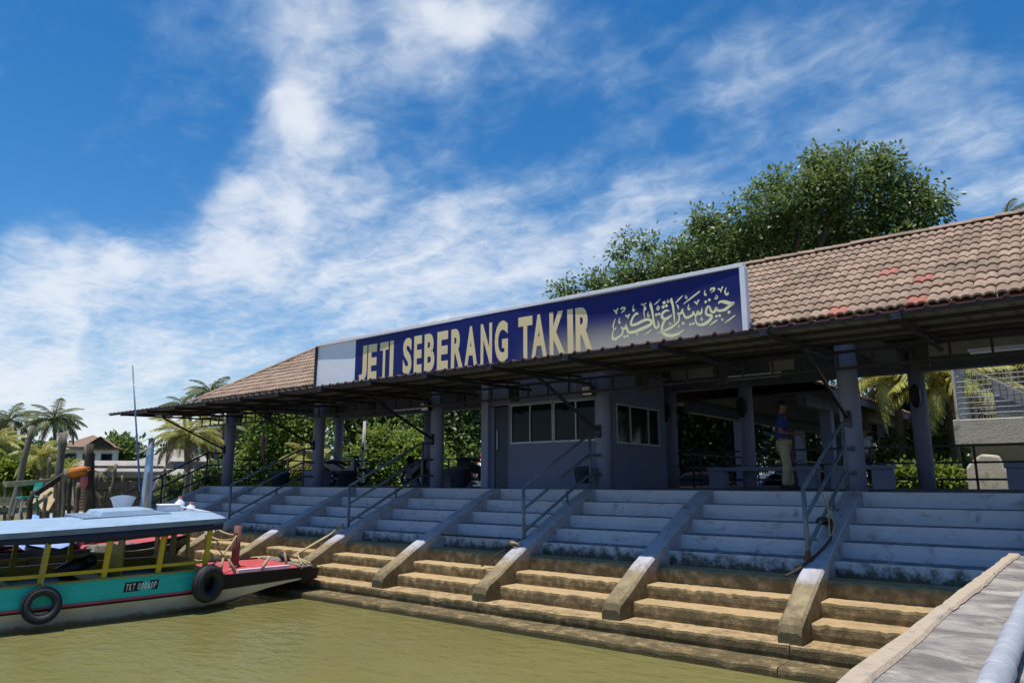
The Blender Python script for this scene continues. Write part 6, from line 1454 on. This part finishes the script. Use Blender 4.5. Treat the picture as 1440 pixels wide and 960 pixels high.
# ---- palms
def frond_mesh(L, m, seed, arch=1.0, hang=.55):
    rg = np.random.default_rng(seed); n = 40; Vs = []
    def spine(t):
        a = .55 * arch - 1.75 * arch * t ** 1.3 * 0.75
        return np.array([L * (t - .12 * t * t), 0, L * (.42 * arch * t - .62 * arch * t * t)])
    pts = np.array([spine(t) for t in np.linspace(0, 1, n + 1)])
    for i in range(n):                                 # midrib
        a, c = pts[i], pts[i + 1]; w0 = .035 * (1 - i / n) + .006; w1 = .035 * (1 - (i + 1) / n) + .006
        Vs += [a + [0, w0, 0], a - [0, w0, 0], c - [0, w1, 0], c + [0, w1, 0]]
        Vs += [a + [0, 0, -w0], a + [0, 0, w0 * .4], c + [0, 0, w1 * .4], c + [0, 0, -w1]]
    for i in range(5, n + 1):
        t = i / n; p = pts[min(i, n - 1)]; tg = pts[min(i, n - 1) + 1] - pts[min(i, n - 1)]; tg /= np.linalg.norm(tg)
        ln = L * .27 * (math.sin(math.pi * min(1, t * .86 + .14)) ** .6) * (1 if t < .95 else .6)
        for sg in (-1, 1):
            l = ln * rg.uniform(.8, 1.1); d = np.array([0, sg, 0]) * .8 + tg * .65 + np.array([0, 0, -hang * rg.uniform(.5, 1.2)]); d /= np.linalg.norm(d)
            d2 = d + np.array([0, 0, -.5 * hang]); d2 /= np.linalg.norm(d2); wv = np.cross(d, [0, 0, 1.]); wv /= max(np.linalg.norm(wv), 1e-6); wv = wv * .026 * (L / 2.6)
            m_ = p + d * l * .5; e = m_ + d2 * l * .5
            Vs += [p + wv * .5, p - wv * .5, m_ - wv, m_ + wv, m_ + wv, m_ - wv, e - wv * .15, e + wv * .15]
    return fast_mesh('frond', np.array(Vs), 4, m)
FR = {}
def frond_set(m, L):
    k = (m, L)
    if k not in FR: FR[k] = [frond_mesh(L, m, 5 + i, a, h) for i, (a, h) in enumerate(((1.1, .55), (1.45, .95), (1.0, .7)))]
    return FR[k]
def palm(label, px, pyc, dist, L, nf, m='frond', base_px=None, seed=0, dry=2, foot_z=-1.0, cat='palm tree'):
    L *= .70 if dist > 29 else 1.0
    top = at(px, pyc, dist); foot = at(base_px or px, 690, dist); foot.z = foot_z
    t = thing('palm_tree', label, cat, foot); rg = random.Random(seed * 7 + px)
    b = MB(); n = 9; pts = []; rs = []
    for k in range(n + 1):
        f = k / n; p = foot.lerp(top, f); p.x = lerp(foot.x, top.x, f ** 1.7); p.y = lerp(foot.y, top.y, f ** 1.7); pts.append(p); rs.append(lerp(.17, .09, f) + (.08 if k == 0 else 0))
    b.tube(pts, rs, 9); b.build('trunk', 'palmbark', t)
    for k in range(nf):
        az = k * 2.399 + rg.uniform(-.25, .25); el = 1.15 - 1.75 * (k / nf) + rg.uniform(-.12, .12)
        ms = frond_set('frondd' if k >= nf - dry else m, L); me = ms[0 if el > .35 else (2 if el > -.1 else 1)]
        o = bpy.data.objects.new('frond', me); COL.objects.link(o); o.parent = t; o.location = top - foot
        o.rotation_euler = (rg.uniform(-.3, .3), -el * .9 + .25, az); s = rg.uniform(.85, 1.12); o.scale = (s, s, s)
    b = MB()
    for k in range(7): a = k * .9; b.lathe(top + Vector((.17 * math.cos(a), .17 * math.sin(a), -.12 - .05 * (k % 2))), [(.001, -.13), (.09, -.06), (.1, .02), (.06, .1), (.001, .13)], 8)
    b.build('coconuts', 'frondy', t); return t
palm('feathery coconut palm at the extreme left edge', 12, 592, 60, 3.3, 22, seed=1, dry=4)
palm('second palm at the extreme left edge, lower and yellower', -8, 625, 56, 3.0, 18, 'frondy', seed=2, dry=4)
palm('tall coconut palm behind the thick upright piling', 76, 590, 58, 3.4, 26, seed=3, dry=4)
palm('short yellowish palm between the left pilings', 60, 640, 52, 2.8, 18, 'frondy', seed=4)
palm('small yellow palm by the ladder and orange float', 98, 662, 46, 1.9, 12, 'frondy', seed=5)
palm('low young palm in front of the round tree', 146, 672, 44, 1.6, 12, 'frond', seed=6, dry=1)
palm('coconut palm with yellow hanging fronds just left of the first column', 262, 612, 38, 2.9, 24, 'frondy', seed=7, dry=5, base_px=266)
palm('tall palm poking above the left tip of the roof', 296, 552, 46, 2.6, 20, seed=8, base_px=305)
palm('palm crown peeking over the canopy left of the roof', 258, 572, 50, 2.4, 16, seed=9, base_px=262)
palm('palm right behind the first column', 318, 600, 42, 2.7, 20, seed=10, dry=4, base_px=322)
palm('young palm with long upright fronds between the second and third columns', 452, 655, 30, 2.7, 12, 'frondy', seed=11, dry=0)
palm('low palm behind the second column from the left', 432, 640, 36, 2.2, 14, 'frondy', seed=12, dry=1)
palm('yellow-green palm leaning left of the caged tank', 1332, 545, 24, 2.3, 20, 'frondy', seed=13, base_px=1350, dry=3)
palm('yellow palm above the walkway roof right of the front column', 1258, 530, 24, 2.2, 18, 'frondy', seed=14, base_px=1275)
palm('palm with brown dead leaves over the caged tank at the right edge', 1425, 515, 27, 2.3, 20, 'frondy', seed=15, dry=6, base_px=1438)
palm('palm tip showing above the tiled roof at the right edge', 1415, 310, 30, 1.6, 16, 'frond', seed=16, base_px=1430)
palm('palm behind the layered tree left of the hall', 350, 585, 48, 2.6, 18, 'frond', seed=17, dry=3)
